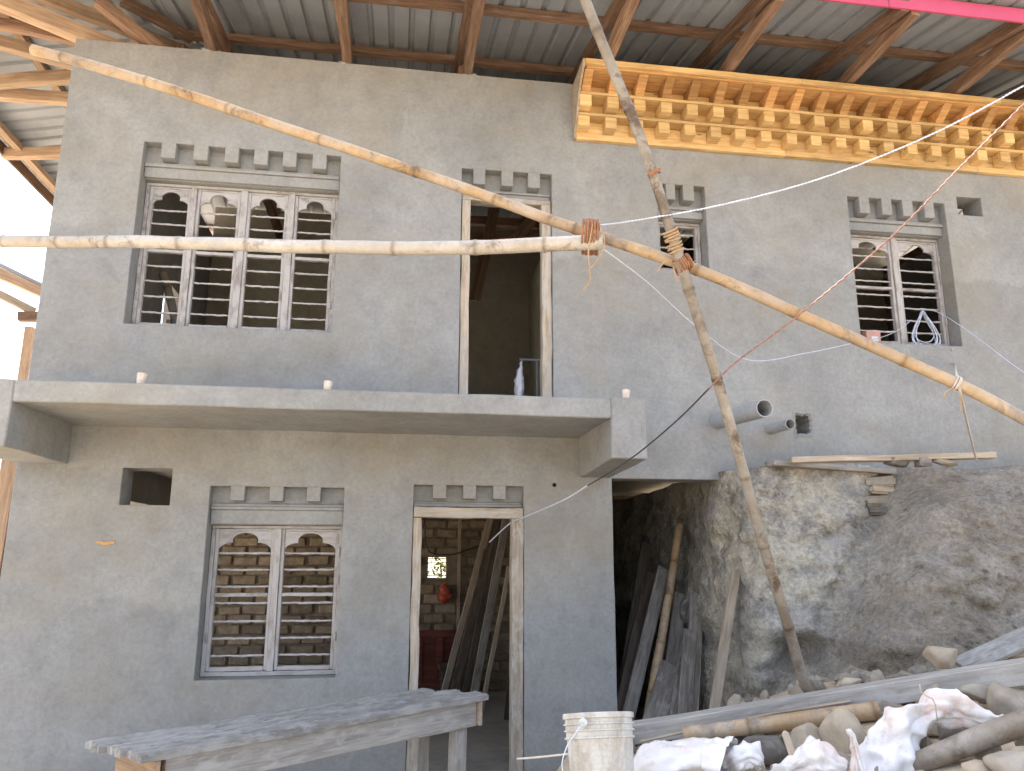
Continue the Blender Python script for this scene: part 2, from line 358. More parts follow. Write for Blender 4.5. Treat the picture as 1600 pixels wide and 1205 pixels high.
def bamboo(name, P, r0, r1, material, spacing=.36, seed=1, n=14):
    rnd = random.Random(seed); Q = resample(spline(P, 12), .03); k = len(Q); nxt = rnd.uniform(.1, spacing)
    nodes = []
    while nxt < k*.03: nodes.append(nxt); nxt += spacing*rnd.uniform(.8, 1.2)
    pts, R, ring = [], [], []
    ks = sorted(set([i*.03 for i in range(k)] + [nd+o for nd in nodes for o in (-.018, -.008, 0, .008, .018)]))
    for s in ks:
        i = min(int(s/.03), k-2); f = min(s/.03-i, 1); p = Q[i]+(Q[i+1]-Q[i])*f; t = i/k
        r = r0+(r1-r0)*t; g = 0.; d = min([abs(s-nd) for nd in nodes] or [9])
        if d < .02: r *= 1+.09*(1-d/.02); g = 1-d/.02
        else: r *= 1-.02*math.sin(min(d, .15)/.15*math.pi)
        p = p+Vector((noise.noise(Vector((s*2.1, seed, 0))), noise.noise(Vector((s*2.1, seed, 5))), noise.noise(Vector((s*2.1, seed, 9)))))*.006
        pts.append(p); R.append(r*(1+.03*noise.noise(Vector((s*4, seed*3, 1))))); ring.append(g)
    d0 = (pts[0]-pts[1]).normalized(); d1 = (pts[-1]-pts[-2]).normalized()
    # hollow ends
    pts = [pts[0]-d0*.05, pts[0]] + pts + [pts[-1], pts[-1]-d1*.05]; R = [R[0]*.72, R[0]*.74] + R + [R[-1]*.74, R[-1]*.72]; ring = [1, .2] + ring + [.2, 1]
    b = MB(); ii = 0; ref = Vector((0, 0, 1)); kk = len(pts)
    for i in range(kk):
        j = min(max(i, 2), kk-4); d = (pts[j+1]-pts[j]).normalized(); 
        if abs(d.dot(ref)) > .95: ref = Vector((1, 0, 0))
        a = (ref-d*ref.dot(d)).normalized(); c = d.cross(a); ref = a
        for q in range(n):
            th = 2*math.pi*q/n; b.v.append(tuple(pts[i]+(a*math.cos(th)+c*math.sin(th))*R[i]))
    for i in range(kk-1):
        for q in range(n): b.f.append((i*n+q, i*n+(q+1) % n, (i+1)*n+(q+1) % n, (i+1)*n+q))
    b.f.append(tuple(range(n-1, -1, -1))); b.f.append(tuple((kk-1)*n+q for q in range(n)))
    o = b.build(name, material, smooth=True)
    at_ = o.data.attributes.new('ring', 'FLOAT', 'POINT')
    at_.data.foreach_set('value', [ring[i//n] for i in range(kk*n)])
    return o
def twisted(name, P, material, r=.004, pitch=.045, parent=None, strands=2, n=5):
    Q = resample(spline(P, 10), pitch/8); b = MB()
    for s in range(strands):
        pts = []
        for i, p in enumerate(Q):
            d = (Q[min(i+1, len(Q)-1)]-Q[max(i-1, 0)]).normalized(); a = d.cross(Vector((0, 0, 1)))
            a = a.normalized() if a.length > 1e-3 else Vector((1, 0, 0)); c = d.cross(a); th = 2*math.pi*(i/8+s/strands)
            pts.append(p+(a*math.cos(th)+c*math.sin(th))*r)
        b.tube(pts, r, n)
    return b.build(name, material, parent, smooth=True)
def wire(name, P, material, r=.004, parent=None, n=6):
    return MB().tube(resample(spline(P, 10), .03), r, n).build(name, material, parent, smooth=True)

# ================================================================== SETTING
def S(t): t = max(0., min(1., t)); return t*t*(3-2*t)
def h_ground(x, y):
    z = .27
    if -8 < x < 12 and -9 < y < 3:
        up = S((x-.62-.06*math.sin(y*2))/.5)*S((-y-1.15)/.7)
        z += up*.72*S((6.2+y)/1.2)
        z += .32*S((x-1.5)/1.3)*S((-y-1.2)/.6)*S((5.+y)/1.6)
        if x > 1.9 and y > -1.3: z += .12
        z += .03*noise.noise(Vector((x*1.3, y*1.3, 0)))+.012*noise.noise(Vector((x*6, y*6, 3)))
    return z
def graded(lo, hi, step, far):
    a = []; v = lo
    while v < hi: a.append(v); v += step
    a.append(hi); s = step; p = hi; q = lo; pre = []
    while p < far: s *= 1.6; p += s; q -= s; a.append(p); pre.append(q)
    return pre[::-1]+a
gx, gy = graded(-3.4, 6.5, .11, 600), graded(-6.4, .6, .11, 600)
g = MB()
for y in gy:
    for x in gx: g.v.append((x, y, h_ground(x, y)))
nx = len(gx)
for j in range(len(gy)-1):
    for i in range(nx-1): g.f.append((j*nx+i, j*nx+i+1, (j+1)*nx+i+1, (j+1)*nx+i))
tag(g.build('ground', M['ground'], smooth=True, origin=(0, 0, 0)), kind='structure')

# earth bank cut beside the house
def bank():
    path = [(3.05, 4.4), (2.98, 3.0), (2.93, 1.6), (2.90, .6), (2.87, .0), (2.88, -.28), (2.99, -.47), (3.25, -.56), (4.0, -.60), (5.2, -.66), (6.6, -.7), (8.6, -.7)]
    P = resample(spline([Vector((a, b_, 0)) for a, b_ in path], 14), .03); nu = len(P); nv = 110; b = MB()
    for i, p in enumerate(P):
        d = (P[min(i+3, nu-1)]-P[max(i-3, 0)]).normalized(); nrm = Vector((d.y, -d.x, 0))
        if nrm.x > 0 and nrm.y > 0: nrm = -nrm
        front = S((-nrm.y-.15)/.8); reach = front*S((p.x-2.95)/.9)
        bat = .10+.55*front+1.35*reach
        for j in range(nv+1):
            v = j/nv
            if j < 6:
                q = p - nrm*(.5*(1-j/6)); z = 2.79+.02*(1-j/6); off = 0; amp = .4*j/6
            else:
                s = (j-6)/(nv-6); q = p+nrm*bat*(s**1.15); z = 2.79-2.45*s; amp = min(1., .35+s*5)
            w3 = Vector((q.x*1.1, q.y*1.1, z*1.1))
            dsp = .13*noise.fractal(w3, 1., 2.1, 4)+.05*noise.turbulence(w3*3.2, 4, True)-.03
            dsp += .035*noise.ridged_multi_fractal(w3*4.5, .9, 2.1, 4, 1., 2.)-.035+.035*noise.noise(w3*9)+.03*noise.noise(w3*17)+.018*noise.noise(w3*33)
            cr = noise.noise(w3*2.3+Vector((9, 3, 1))); dsp += -.12*max(0, cr-.2)*2
            # loose soil slumped over the right hand part, left edge slanting down to the left
            dsp += front*(.30*S((q.x-3.2-(z-1.5)*.80)/.20)-.16*math.exp(-((q.x-3.15-(z-1.5)*.80)/.11)**2))
            # ledge of harder ground low on the face
            led = math.exp(-((q.x-3.15)/.28)**2)*(math.exp(-((z-1.52)/.10)**2)*.16-math.exp(-((z-1.30)/.13)**2)*.16)
            q = q+nrm*(dsp*amp*(.55+.45*front)+led)
            b.v.append((q.x, q.y, z+.03*noise.noise(w3*3)*amp + (.05*noise.noise(Vector((q.x*2, q.y*2, 7))) if j < 9 else 0)))
    for i in range(nu-1):
        for j in range(nv): b.f.append((i*(nv+1)+j, i*(nv+1)+j+1, (i+1)*(nv+1)+j+1, (i+1)*(nv+1)+j))
    return tag(b.build('earth_bank', M['earth'], smooth=True), kind='structure')
BANK = bank()
from mathutils.bvhtree import BVHTree
BVH = BVHTree.FromPolygons([BANK.matrix_basis @ v.co for v in BANK.data.vertices], [tuple(p.vertices) for p in BANK.data.polygons])
def onbank(x, y, back=0.):
    d = ray(x, y).normalized(); h = BVH.ray_cast(CAM, d); return (h[0] if h[0] else at(x, y, 6.))+d*back

# ================================================================== HOUSE
house = thing('house', (2.2, 2.2, .3), 'unfinished two storey house in grey cement plaster with open tin roof', 'house')
XL, XR, ZT = -2.955, 8.0, 6.56
def lines(lo, hi, cuts, step):
    c = sorted(set([lo, hi]+[round(x, 4) for x in cuts if lo < x < hi])); o = []
    for a, b_ in zip(c, c[1:]):
        k = max(1, int(math.ceil((b_-a)/step)))
        o += [a+(b_-a)*i/k for i in range(k)]
    return o+[hi]
def gridwall(name, u0, u1, z0, z1, rects, T, mp, material, parent, step=.16, wob=.004):
    """rects: (u0,u1,z0,z1,depth) with depth None for an opening right through"""
    U = lines(u0, u1, [r[k] for r in rects for k in (0, 1)], step); Z = lines(z0, z1, [r[k] for r in rects for k in (2, 3)], step)
    def dep(i, j):
        if not (0 <= i < len(U)-1 and 0 <= j < len(Z)-1): return T
        u = (U[i]+U[i+1])/2; z = (Z[j]+Z[j+1])/2; d = 0.
        for r in rects:
            if r[0] < u < r[1] and r[2] < z < r[3]: d = T if r[4] is None else r[4]
        return d
    b = MB(); idx = {}
    def vert(u, d, z):
        k = (round(u, 4), round(d, 4), round(z, 4))
        if k not in idx:
            q = Vector((u*2.3, z*2.3, d)); du = wob*.8*noise.noise(q*2+Vector((3, 0, 0))); dz = wob*.8*noise.noise(q*2+Vector((0, 7, 0))); dd = wob*noise.noise(q)
            idx[k] = len(b.v); b.v.append(mp(u+du, d+dd, z+dz))
        return idx[k]
    D = [[dep(i, j) for j in range(len(Z)-1)] for i in range(len(U)-1)]
    for i in range(len(U)-1):
        for j in range(len(Z)-1):
            d = D[i][j]; a, c, e, f = U[i], U[i+1], Z[j], Z[j+1]
            if d < T:
                b.f.append((vert(a, d, e), vert(c, d, e), vert(c, d, f), vert(a, d, f)))
                b.f.append((vert(a, T, e), vert(a, T, f), vert(c, T, f), vert(c, T, e)))
            r = dep(i+1, j) 
            if r != d: b.f.append((vert(c, d, e), vert(c, r, e), vert(c, r, f), vert(c, d, f)))
            if i == 0 and d < T: b.f.append((vert(a, d, e), vert(a, d, f), vert(a, T, f), vert(a, T, e)))
            r = dep(i, j+1)
            if r != d: b.f.append((vert(a, d, f), vert(c, d, f), vert(c, r, f), vert(a, r, f)))
            if j == 0 and d < T: b.f.append((vert(a, d, e), vert(a, T, e), vert(c, T, e), vert(c, d, e)))
    return b.build(name, material, parent, bevel=.005, merge=True, auto=.5)
T = .27; ND = .11
R_ = []
W1 = (-2.283, -.588, 3.935, 5.605); W2 = (-1.478, -.414, 1.107, 2.60); W3 = (2.402, 2.886, 4.70, 5.57); W4 = (4.388, 5.462, 4.07, 5.586)
D1 = (.517, 1.366, 3.20, 5.576); D2 = (.158, 1.095, .30, 2.634)
for (q, lint) in ((W1, 5.30), (W2, 2.295), (W3, 5.255), (W4, 5.255), (D1, 5.325), (D2, 2.452)):
    R_.append((q[0], q[1], lint, q[3], ND)); R_.append((q[0], q[1], q[2], lint, None))
R_ += [(5.61, 5.885, 5.472, 5.672, None), (-2.16, -1.78, 2.44, 2.735, None), (3.64, 3.80, 3.145, 3.345, .22), (1.878, XR+.1, .1, 2.718, None)]
front = gridwall('front_wall', XL, XR, .2, ZT, R_, T, lambda u, d, z: (u, d, z), M['plaster'], house)
# other walls
gridwall('side_wall', T+.003, 4.6, .2, ZT, [(2.45, 3.25, 4.1, 5.2, None), (.7, 3.6, .8, 2.6, None)], .23, lambda u, d, z: (XL+d, u, z), M['plaster'], house, .5)  # lower opening is unseen, added to let light into the ground floor room
gridwall('rear_wall', XL+.235, XR, 2.75, 7.0, [(.04, .80, 3.9, 5.7, None), (-.95, -.15, 3.9, 5.7, None)], .23, lambda u, d, z: (u, 4.37+d, z), M['plaster_in'], house, .6)  # unseen openings added to brighten upper rooms; wall raised to block light under roof
gridwall('passage_wall', T+.003, 4.6, .2, 2.74, [], .23, lambda u, d, z: (1.876-d, u, z), M['plaster'], house, .4)
gridwall('end_wall', T+.003, 4.36, 2.75, ZT-.02, [], .23, lambda u, d, z: (XR-d, u, z), M['plaster'], house, .8)
for xx in (-.12, 1.9, 3.7): gridwall('partition_wall', T+.003, 4.36, 3.205, 6.1, [], .13, lambda u, d, z: (xx+d, u, z), M['plaster_in'], house, .6)
MB().box(XL+.24, XR-.24, T+.004, 4.36, 2.95, 3.20).build('upper_floor', M['concrete'], house, .005)
MB().box(XL+.24, 1.64, .02, 4.5, .1, .33).build('ground_floor_slab', M['concrete'], house, .01)
# canopy slab with its end beams
SY = -1.045
def wobbox(name, x0, x1, y0, y1, z0, z1, step=.15, wob=.006, z0b=None):
    b = MB(); U = lines(x0, x1, [], step); V = lines(y0, y1, [], step); W_ = lines(z0, z1, [], step); idx = {}
    def vt(x, y, z):
        k = (round(x, 4), round(y, 4), round(z, 4))
        if k not in idx:
            q = Vector((x, y, z)); idx[k] = len(b.v); zz = z + ((z0b-z0)*((y-y0)/(y1-y0)) if z0b is not None and abs(z-z0) < 1e-6 else 0)
            b.v.append((x+wob*noise.noise(q*2.2), y+wob*noise.noise(q*2.2+Vector((5, 0, 0))), zz+wob*noise.noise(q*2.2+Vector((0, 9, 0)))))
        return idx[k]
    def sheet(A, B_, f):
        for i in range(len(A)-1):
            for j in range(len(B_)-1): b.f.append((f(A[i], B_[j]), f(A[i+1], B_[j]), f(A[i+1], B_[j+1]), f(A[i], B_[j+1])))
    for z in (z0, z1): sheet(U, V, lambda p, q, z=z: vt(p, q, z))
    for y in (y0, y1): sheet(U, W_, lambda p, q, y=y: vt(p, y, q))
    for x in (x0, x1): sheet(V, W_, lambda p, q, x=x: vt(x, p, q))
    return b.build(name, M['plaster'], house, bevel=.008, auto=.5)
wobbox('canopy_slab', -2.572, 1.588, SY, -.002, 3.062, 3.212)
wobbox('canopy_beam', -2.957, -2.572, SY-.002, -.002, 2.755, 3.214)
wobbox('canopy_beam', 1.588, 1.862, SY-.002, -.002, 2.758, 3.222, z0b=2.72)

# crenellated plaster teeth, mouldings, windows, doors
def teeth(parent, xs, zb, zt):
    for a, c in xs:
        MB().box(a, c, -.003, ND+.02, zb, zt+.004).build('dentil_block', M['plaster'], parent, .004)
def mould(parent, x0, x1, zs):
    for z0, z1, y in zs: MB().box(x0+.004, x1-.004, y, ND+.03, z0, z1).build('lintel_moulding', M['plaster'], parent, .004)
def arch_poly(x0, x1, zs, zsh, ztop, zframe, r):
    """trefoil cut out of the foot of a board; board from zframe down to zs at its edges"""
    xm = (x0+x1)/2; P = [(x0, zframe), (x1, zframe), (x1, zs)]; hw = (x1-x0)/2
    for i in range(1, 7):   # shoulder on the right: quarter round
        th = math.pi/2*i/6; P.append((x1-(hw-r*.93)*(1-math.cos(th)), zs+(zsh-zs)*math.sin(th)))
    for i in range(0, 15):
        th = math.pi*i/14; P.append((xm+r*math.cos(th)*(1-.06*(math.sin(th) < .2)), zsh+(ztop-zsh)*math.sin(th)**.8))
    for i in range(5, -1, -1):
        th = math.pi/2*i/6; P.append((x0+(hw-r*.93)*(1-math.cos(th)), zs+(zsh-zs)*math.sin(th)))
    return P[::-1]
FY0, FY1 = .165, .235
def lumpybar(parent, x0, x1, z, rnd, flat=False):
    k = 14; P = []; R = []
    for i in range(k+1):
        t = i/k; P.append((x0+(x1-x0)*t, FY0+.045+rnd.uniform(-.002, .002), z+rnd.uniform(-.002, .002)-.004*math.sin(math.pi*t)*rnd.random())); R.append(.0085*rnd.uniform(.8, 1.35))
    MB().tube(P, R, 7).build('bar', M['steel'], parent, smooth=True)
def fbox(parent, name, x0, x1, y0, y1, z0, z1, material=None, jit=.002):
    """a frame member: long axis along local X for the grain"""
    vert = (z1-z0) > (x1-x0); cy = (y0+y1)/2
    if vert: return timber(name, ((x0+x1)/2, cy, z0), ((x0+x1)/2, cy, z1), x1-x0, y1-y0, material or M['wood_frame'], parent, up=(0, 1, 0), jit=jit, seg=8, bevel=.003)
    return timber(name, (x0, cy, (z0+z1)/2), (x1, cy, (z0+z1)/2), y1-y0, z1-z0, material or M['wood_frame'], parent, jit=jit, seg=8, bevel=.003)
def window(o, lint, panes, zpb, archz, bars, trans, xs, zb, moulds, name='window', r=.085, label=None):
    x0, x1, z0, z1 = o; rnd = random.Random(int(x0*100)); wn = part(name, ((x0+x1)/2, .1, z0), house)
    if label: wn['label'] = label
    teeth(wn, xs, zb, z1); mould(wn, x0, x1, moulds)
    e = .004; ft = lint-.004
    fbox(wn, 'frame_head', x0+e, x1-e, FY0, FY1, ft-.024, ft); fbox(wn, 'frame_sill', x0+e, x1-e, FY0, FY1, z0+.003, zpb-.028)
    fbox(wn, 'frame_jamb', x0+e, panes[0][0]-.026, FY0, FY1, zpb-.028, ft-.024); fbox(wn, 'frame_jamb', panes[-1][1]+.026, x1-e, FY0, FY1, zpb-.028, ft-.024)
    for a, c in zip(panes, panes[1:]): fbox(wn, 'mullion', a[1]+.026, c[0]-.026, FY0-.006, FY1, zpb-.026, ft-.024)
    for a, c in panes:
        # casement: stiles, rails, trefoil head, transom
        for q in ((a-.025, a+.002), (c-.002, c+.025)): fbox(wn, 'casement_stile', q[0], q[1], FY0+.012, FY1-.006, zpb-.022, ft-.027)
        fbox(wn, 'casement_rail', a+.003, c-.003, FY0+.014, FY1-.008, zpb-.024, zpb+.008); fbox(wn, 'casement_rail', a+.003, c-.003, FY0+.014, FY1-.008, ft-.044, ft-.027)
        if archz:
            zs, zsh, zt = archz
            bb = MB().prism(arch_poly(a+.003, c-.003, zs, zsh, zt, ft-.045, r), 'y', FY0+.022, FY0+.042); bb.build('trefoil_panel', M['wood_frame'], wn, .0)
        if trans: fbox(wn, 'transom', a+.003, c-.003, FY0+.016, FY1-.012, trans-.014, trans+.014)
        for z in bars: lumpybar(wn, a-.004, c+.004, z, rnd)
    # hinges
    for xh, sx in ((panes[0][0]-.03, -1), (panes[-1][1]+.03, 1)):
        for zh in (zpb+.2, lint-.25): MB().tube([(xh, FY0-.006, zh), (xh, FY0-.006, zh+.07)], .008, 8).build('hinge', M['steel'], wn, smooth=True)
    return wn
window(W1, 5.30, [(-2.222, -1.914), (-1.818, -1.491), (-1.380, -1.075), (-.965, -.658)], 3.995, (5.095, 5.150, 5.228), [5.055, 4.925, 4.79, 4.53, 4.39, 4.25, 4.105], 4.665,
       [(-2.133, -2.013), (-1.863, -1.740), (-1.598, -1.479), (-1.347, -1.227), (-1.097, -.979), (-.838, -.714)], 5.462, [(5.305, 5.40, .075), (5.40, 5.425, .055), (5.425, 5.445, .07)], r=.08, label='four pane window with trefoil heads')
window(W2, 2.295, [(-1.418, -.995), (-.892, -.472)], 1.17, (2.09, 2.152, 2.232), [2.068, 1.935, 1.80, 1.67, 1.527, 1.395, 1.262], 1.735,
       [(-1.318, -1.208), (-1.011, -.902), (-.715, -.604)], 2.485, [(2.30, 2.415, .075), (2.415, 2.44, .05), (2.44, 2.462, .065)], r=.105, label='ground floor two pane window with trefoil heads')
window(W3, 5.255, [(2.475, 2.835)], 4.77, None, [5.14, 5.0, 4.87], None, [(2.49, 2.582), (2.662, 2.773)], 5.41, [(5.26, 5.335, .075), (5.335, 5.355, .05), (5.355, 5.375, .065)], label='small single pane barred window')
window(W4, 5.255, [(4.455, 4.905), (5.012, 5.42)], 4.135, (5.065, 5.118, 5.192), [5.045, 4.91, 4.78, 4.635, 4.505, 4.375, 4.25], 4.70,
       [(4.511, 4.623), (4.755, 4.866), (4.985, 5.100), (5.226, 5.336)], 5.412, [(5.26, 5.345, .075), (5.345, 5.37, .05), (5.37, 5.39, .065)], r=.10, label='right hand two pane window with trefoil heads')
# cement lumps left on the lower window's sill and transom
def lumps(parent, name, pts, r, material, seed=0):
    rnd = random.Random(seed); b = MB()
    for p in pts:
        bm = bmesh.new(); bmesh.ops.create_icosphere(bm, subdivisions=1, radius=1); i = len(b.v); s = r*rnd.uniform(.5, 1.2)
        for v in bm.verts: b.v.append((p[0]+v.co.x*s*rnd.uniform(.9, 1.6), p[1]+v.co.y*s*.8, p[2]+v.co.z*s*rnd.uniform(.5, 1.)))
        bm.verts.index_update()
        for f in bm.faces: b.f.append(tuple(i+v.index for v in f.verts))
        bm.free()
    return b.build(name, material, parent, smooth=True)
def door(o, fr, material, teethx, zb, moulds, zbot):
    x0, x1, z0, z1 = o; dn = part('door_opening', ((x0+x1)/2, .1, zbot), house)
    teeth(dn, teethx, zb, z1); mould(dn, x0, x1, moulds)
    a, c, zt, zi, y0, y1 = fr
    timber('door_jamb', ((x0+.006+a)/2, (y0+y1)/2, zbot), ((x0+.006+a)/2, (y0+y1)/2, zi), a-x0-.008, y1-y0, material, dn, up=(0, 1, 0), jit=.004, seg=12)
    timber('door_jamb', ((x1-.004+c)/2, (y0+y1)/2, zbot), ((x1-.004+c)/2, (y0+y1)/2, zi), x1-c-.006, y1-y0, material, dn, up=(0, 1, 0), jit=.004, seg=12)
    timber('door_head', (x0+.006, (y0+y1)/2, (zi+zt)/2), (x1-.006, (y0+y1)/2, (zi+zt)/2), y1-y0, zt-zi-.002, material, dn, jit=.004, seg=8)
M['jamb'] = wood_mat('cement_smeared_jamb', (.30, .24, .18), (.43, .37, .30), (.52, .47, .41), 1., .9, smear=(.48, (.46, .44, .41), .85))
door(D1, (.603, 1.272, 5.322, 5.272, .03, .14), M['jamb'], [(.623, .735), (.888, .998), (1.140, 1.255)], 5.426, [(5.33, 5.375, .075), (5.375, 5.395, .055)], 3.21)
door(D2, (.236, .993, 2.449, 2.362, -.004, .13), M['jamb'], [(.319, .432), (.576, .685), (.833, .940)], 2.522, [(2.456, 2.48, .055), (2.48, 2.497, .07)], .335)

# timber cornice
cor = part('timber_cornice', (4.8, -.2, 5.94), house); CX0, CX1 = 1.6, 8.0
def cboard(y0, y1, z0, z1, name='cornice_board', x0=CX0, x1=CX1, roll=0.):
    n = 3; L = (x1-x0)/n
    for i in range(n): timber(name, (x0+i*L+.001, (y0+y1)/2, (z0+z1)/2), (x0+(i+1)*L-.001, (y0+y1)/2, (z0+z1)/2), y1-y0, z1-z0, M['wood_pine'], cor, jit=.0012, bevel=.002, roll=roll)
cboard(-.050, -.004, 5.942, 5.998); cboard(-.165, -.004, 6.132, 6.160); cboard(-.250, -.004, 6.298, 6.326); cboard(-.455, -.004, 6.478, 6.532)
cboard(-.040, -.006, 6.000, 6.130, 'back_board'); cboard(-.070, -.035, 6.162, 6.296, 'back_board'); cboard(-.135, -.100, 6.328, 6.452, 'back_board')
timber('soffit_board', (CX0+.02, -.265, 6.466), (CX1, -.265, 6.466), .32, .02, M['wood_pine_red'], cor, jit=.001)
def blockmesh(prof, wd):
    b = MB().prism(prof, 'x', -wd/2, wd/2); return b.mesh('bracket_block', M['wood_pine'], .003)
# grain along X of the block's own frame: build with y as depth
pro3 = [(-.158, 6.020), (-.041, 6.012), (-.041, 6.130), (-.160, 6.130)]
pro2 = [(-.243, 6.185), (-.071, 6.175), (-.071, 6.296), (-.245, 6.296)]
pro1 = [(-.136, 6.329), (-.243, 6.329), (-.256, 6.350), (-.365, 6.430), (-.405, 6.455), (-.136, 6.455)]
for prof, nm in ((pro3, 'bracket_block'), (pro2, 'bracket_block'), (pro1, 'curved_bracket')):
    cy = sum(p[0] for p in prof)/len(prof); zz = prof[0][1]; me = MB().prism([(p[0]-cy, p[1]-zz) for p in prof], 'x', -.045, .045).mesh(nm, M['wood_pine_red' if nm == 'curved_bracket' else 'wood_pine'], .003)
    x = CX0+.05; k = 0; rr = random.Random(5)
    while x < CX1:
        sc_ = 1.22 if nm == 'bracket_block' else .98
        put(bpy.data.objects.new(nm, me), Matrix.Translation((x+rr.uniform(-.006, .006), cy, zz)) @ Matrix.Diagonal((sc_, 1, 1, 1)), cor); x += .262
MB().prism([(-.004, 5.945), (-.052, 5.945), (-.055, 6.0), (-.16, 6.13), (-.25, 6.30), (-.30, 6.36), (-.452, 6.478), (-.452, 6.53), (-.004, 6.53)], 'x', CX0-.022, CX0-.002).build('end_board', M['wood_tan'], cor, .002)

# ------------------------------------------------------------------ roof
roof = part('roof', (2, 2.3, 6.56), house)
EY, EX, SL, ZE, YB = -1.5, -4.74, .2217, 6.75, 6.1
RY = (EY+YB)/2; RX1 = 9.2
def zs_front(y): return ZE+(y-EY)*SL
def sheet(kind, a0, ov):
    """one corrugated sheet .8 m wide; 'front'/'back' ribs run in y, 'left' ribs run in x"""
    prof = []; 
    for p in range(4):
        u = a0+p*.2
        prof += [(u, 0), (u+.118, 0), (u+.134, .026), (u+.166, .026), (u+.182, 0)]
    prof.append((a0+.815, 0.0)); b = MB(); rows = 5; k = len(prof)
    for r in range(rows):
        for u, h in prof:
            t = r/(rows-1)
            if kind == 'left':
                e0 = EX; e1 = EX+max(.02, min(u-EY, YB-u)); s = e0+(e1-e0)*t; z = ZE+(s-EX)*SL; b.v.append((s, u, z+h+ov))
            else:
                e = max(.02, min(RY-EY, u-EX)); s = e*t; y = EY+s if kind == 'front' else YB-s; b.v.append((u, y, ZE+s*SL+h+ov))
    for r in range(rows-1):
        for c in range(k-1): b.f.append((r*k+c, r*k+c+1, (r+1)*k+c+1, (r+1)*k+c))
    o = b.build('roof_sheet', M['sheet'], roof)
    sm = o.modifiers.new('thickness', 'SOLIDIFY'); sm.thickness = .003; sm.offset = 1
u = EX; i = 0
while u < RX1: sheet('front', u, .004*(i % 2)); sheet('back', u, .004*(i % 2)); u += .8; i += 1
u = EY; i = 0
while u < YB-.1: sheet('left', min(u, YB-.82), .004*(i % 2)); u += .8; i += 1
def dab(x, y, z, sd): lumps(house, 'mortar_dab', [(x+q*.03, y+random.uniform(-.01, .02), z+random.uniform(-.012, .012)) for q in (-2, -1, 0, 1, 2)], .03, M['plaster'], sd)
JX = [-1.79, -.58, .56, 1.84, 3.03, 4.26, 5.42, 6.65, 7.85]
for k, x in enumerate(JX):
    timber('ceiling_joist', (x, -1.40, 6.625), (x+random.uniform(-.02, .02), 4.62, 6.63), .085, .125, M['wood_roof'], roof, jit=.006)
    if k < 3: dab(x, .02, ZT+.004, 70+k)
    o = .10 if k > 3 else .06
    y1 = min(RY, EY+(x-EX)-.1); y0 = -1.42
    timber('rafter', (x-o, y0, zs_front(y0)-.135), (x-o, y1, zs_front(y1)-.135), .075, .11, M['wood_roof'], roof, jit=.005)
    timber('rafter', (x-o, YB+.08, zs_front(y0)-.135), (x-o, 2*RY-y1, zs_front(y1)-.135), .075, .11, M['wood_roof'], roof, jit=.005)
for y in (-1.33, -.43, .72, 1.7):
    z = zs_front(y)-.042; x0 = EX+(y-EY)+.15
    for a, c in ((x0, 1.95), (1.952, 5.4), (5.402, RX1-.1)):
        timber('purlin', (a, y, z), (c, y, z+random.uniform(-.006, .006)), .085, .07, M['wood_roof'], roof, jit=.006)
        timber('purlin', (a, YB+EY-y, z), (c, YB+EY-y, z), .085, .07, M['wood_roof'], roof, jit=.004)
for x in (-4.56, -3.72, -2.75, -1.8):
    z = ZE+(x-EX)*SL-.042; y0 = EY+(x-EX)+.15; timber('purlin', (x, y0, z), (x, YB+EY-y0, z), .085, .07, M['wood_orange'], roof, jit=.006)
timber('ridge_beam', (EX+RY-EY, RY, zs_front(RY)-.1), (RX1-.1, RY, zs_front(RY)-.1), .08, .12, M['wood_roof'], roof)
# hip rafter and the joists fanning out over the corner of the wall
timber('hip_rafter', (EX+.1, EY+.1, ZE-.12), (EX+RY-EY, RY, zs_front(RY)-.15), .08, .12, M['wood_orange'], roof)
def fan(a, b_, z, wd=.1, ht=.13, mtl='wood_orange', ext=1.4):
    p = ptz(a[0], a[1], z); q = ptz(b_[0], b_[1], z); d = (p-q).normalized(); timber('hip_joist', q-d*.5, p+d*ext, wd, ht, M[mtl], roof, jit=.006)
fan((0, 2), (118, 50), 6.625, .12, .14, ext=.7)
fan((0, 68), (112, 98), 6.64, .09, .12, ext=.6); fan((0, 38), (100, 58), 6.70, .08, .10, 'wood_roof', ext=.5)
fan((0, 127), (112, 121), 6.63, .09, .12, ext=.5); fan((0, 148), (105, 156), 6.62, .09, .12, ext=.5); fan((18, 240), (92, 238), 6.62, .09, .12, ext=.1)
timber('strut', ptz(150, 0, 6.8), ptz(245, 68, 6.62)+Vector((0, .1, 0)), .08, .11, M['wood_roof'], roof)
timber('strut', ptz(190, 0, 7.05), ptz(300, 60, 7.0), .07, .10, M['wood_roof'], roof)
for px_, yy, zt in ((283, .75, 7.1), (355, .75, 7.1), (720, .55, 7.02)):
    p = pt(px_, 60, yy); timber('short_post', (p.x, yy, 6.56), (p.x+.02, yy, zt), .075, .075, M['wood_roof'], roof, up=(0, 1, 0))
for a_, c_, yy in (((742, 470), (778, 300), 2.6), ((730, 345), (850, 352), 2.9), ((800, 380), (842, 330), 2.2), ((735, 372), (850, 365), 3.4)):
    timber('brace', pt(*a_, yy), pt(*c_, yy-.3), .09, .11, M['wood_roof'], roof)
# eave boards
for a, c in ((EX+.12, -.5), (-.498, 4.0), (4.002, RX1)): timber('fascia_board', (a, -1.415, 6.665), (c, -1.415, 6.665), .025, .135, M['pink'], roof, jit=.003)
timber('fascia_board', (EX+.10, EY+.1, 6.655), (EX+.10, YB-.1, 6.655), .03, .14, M['wood_roof'], roof)
timber('eave_purlin', (EX+.28, EY+.3, 6.665), (EX+.28, YB-.3, 6.665), .09, .08, M['wood_orange'], roof)

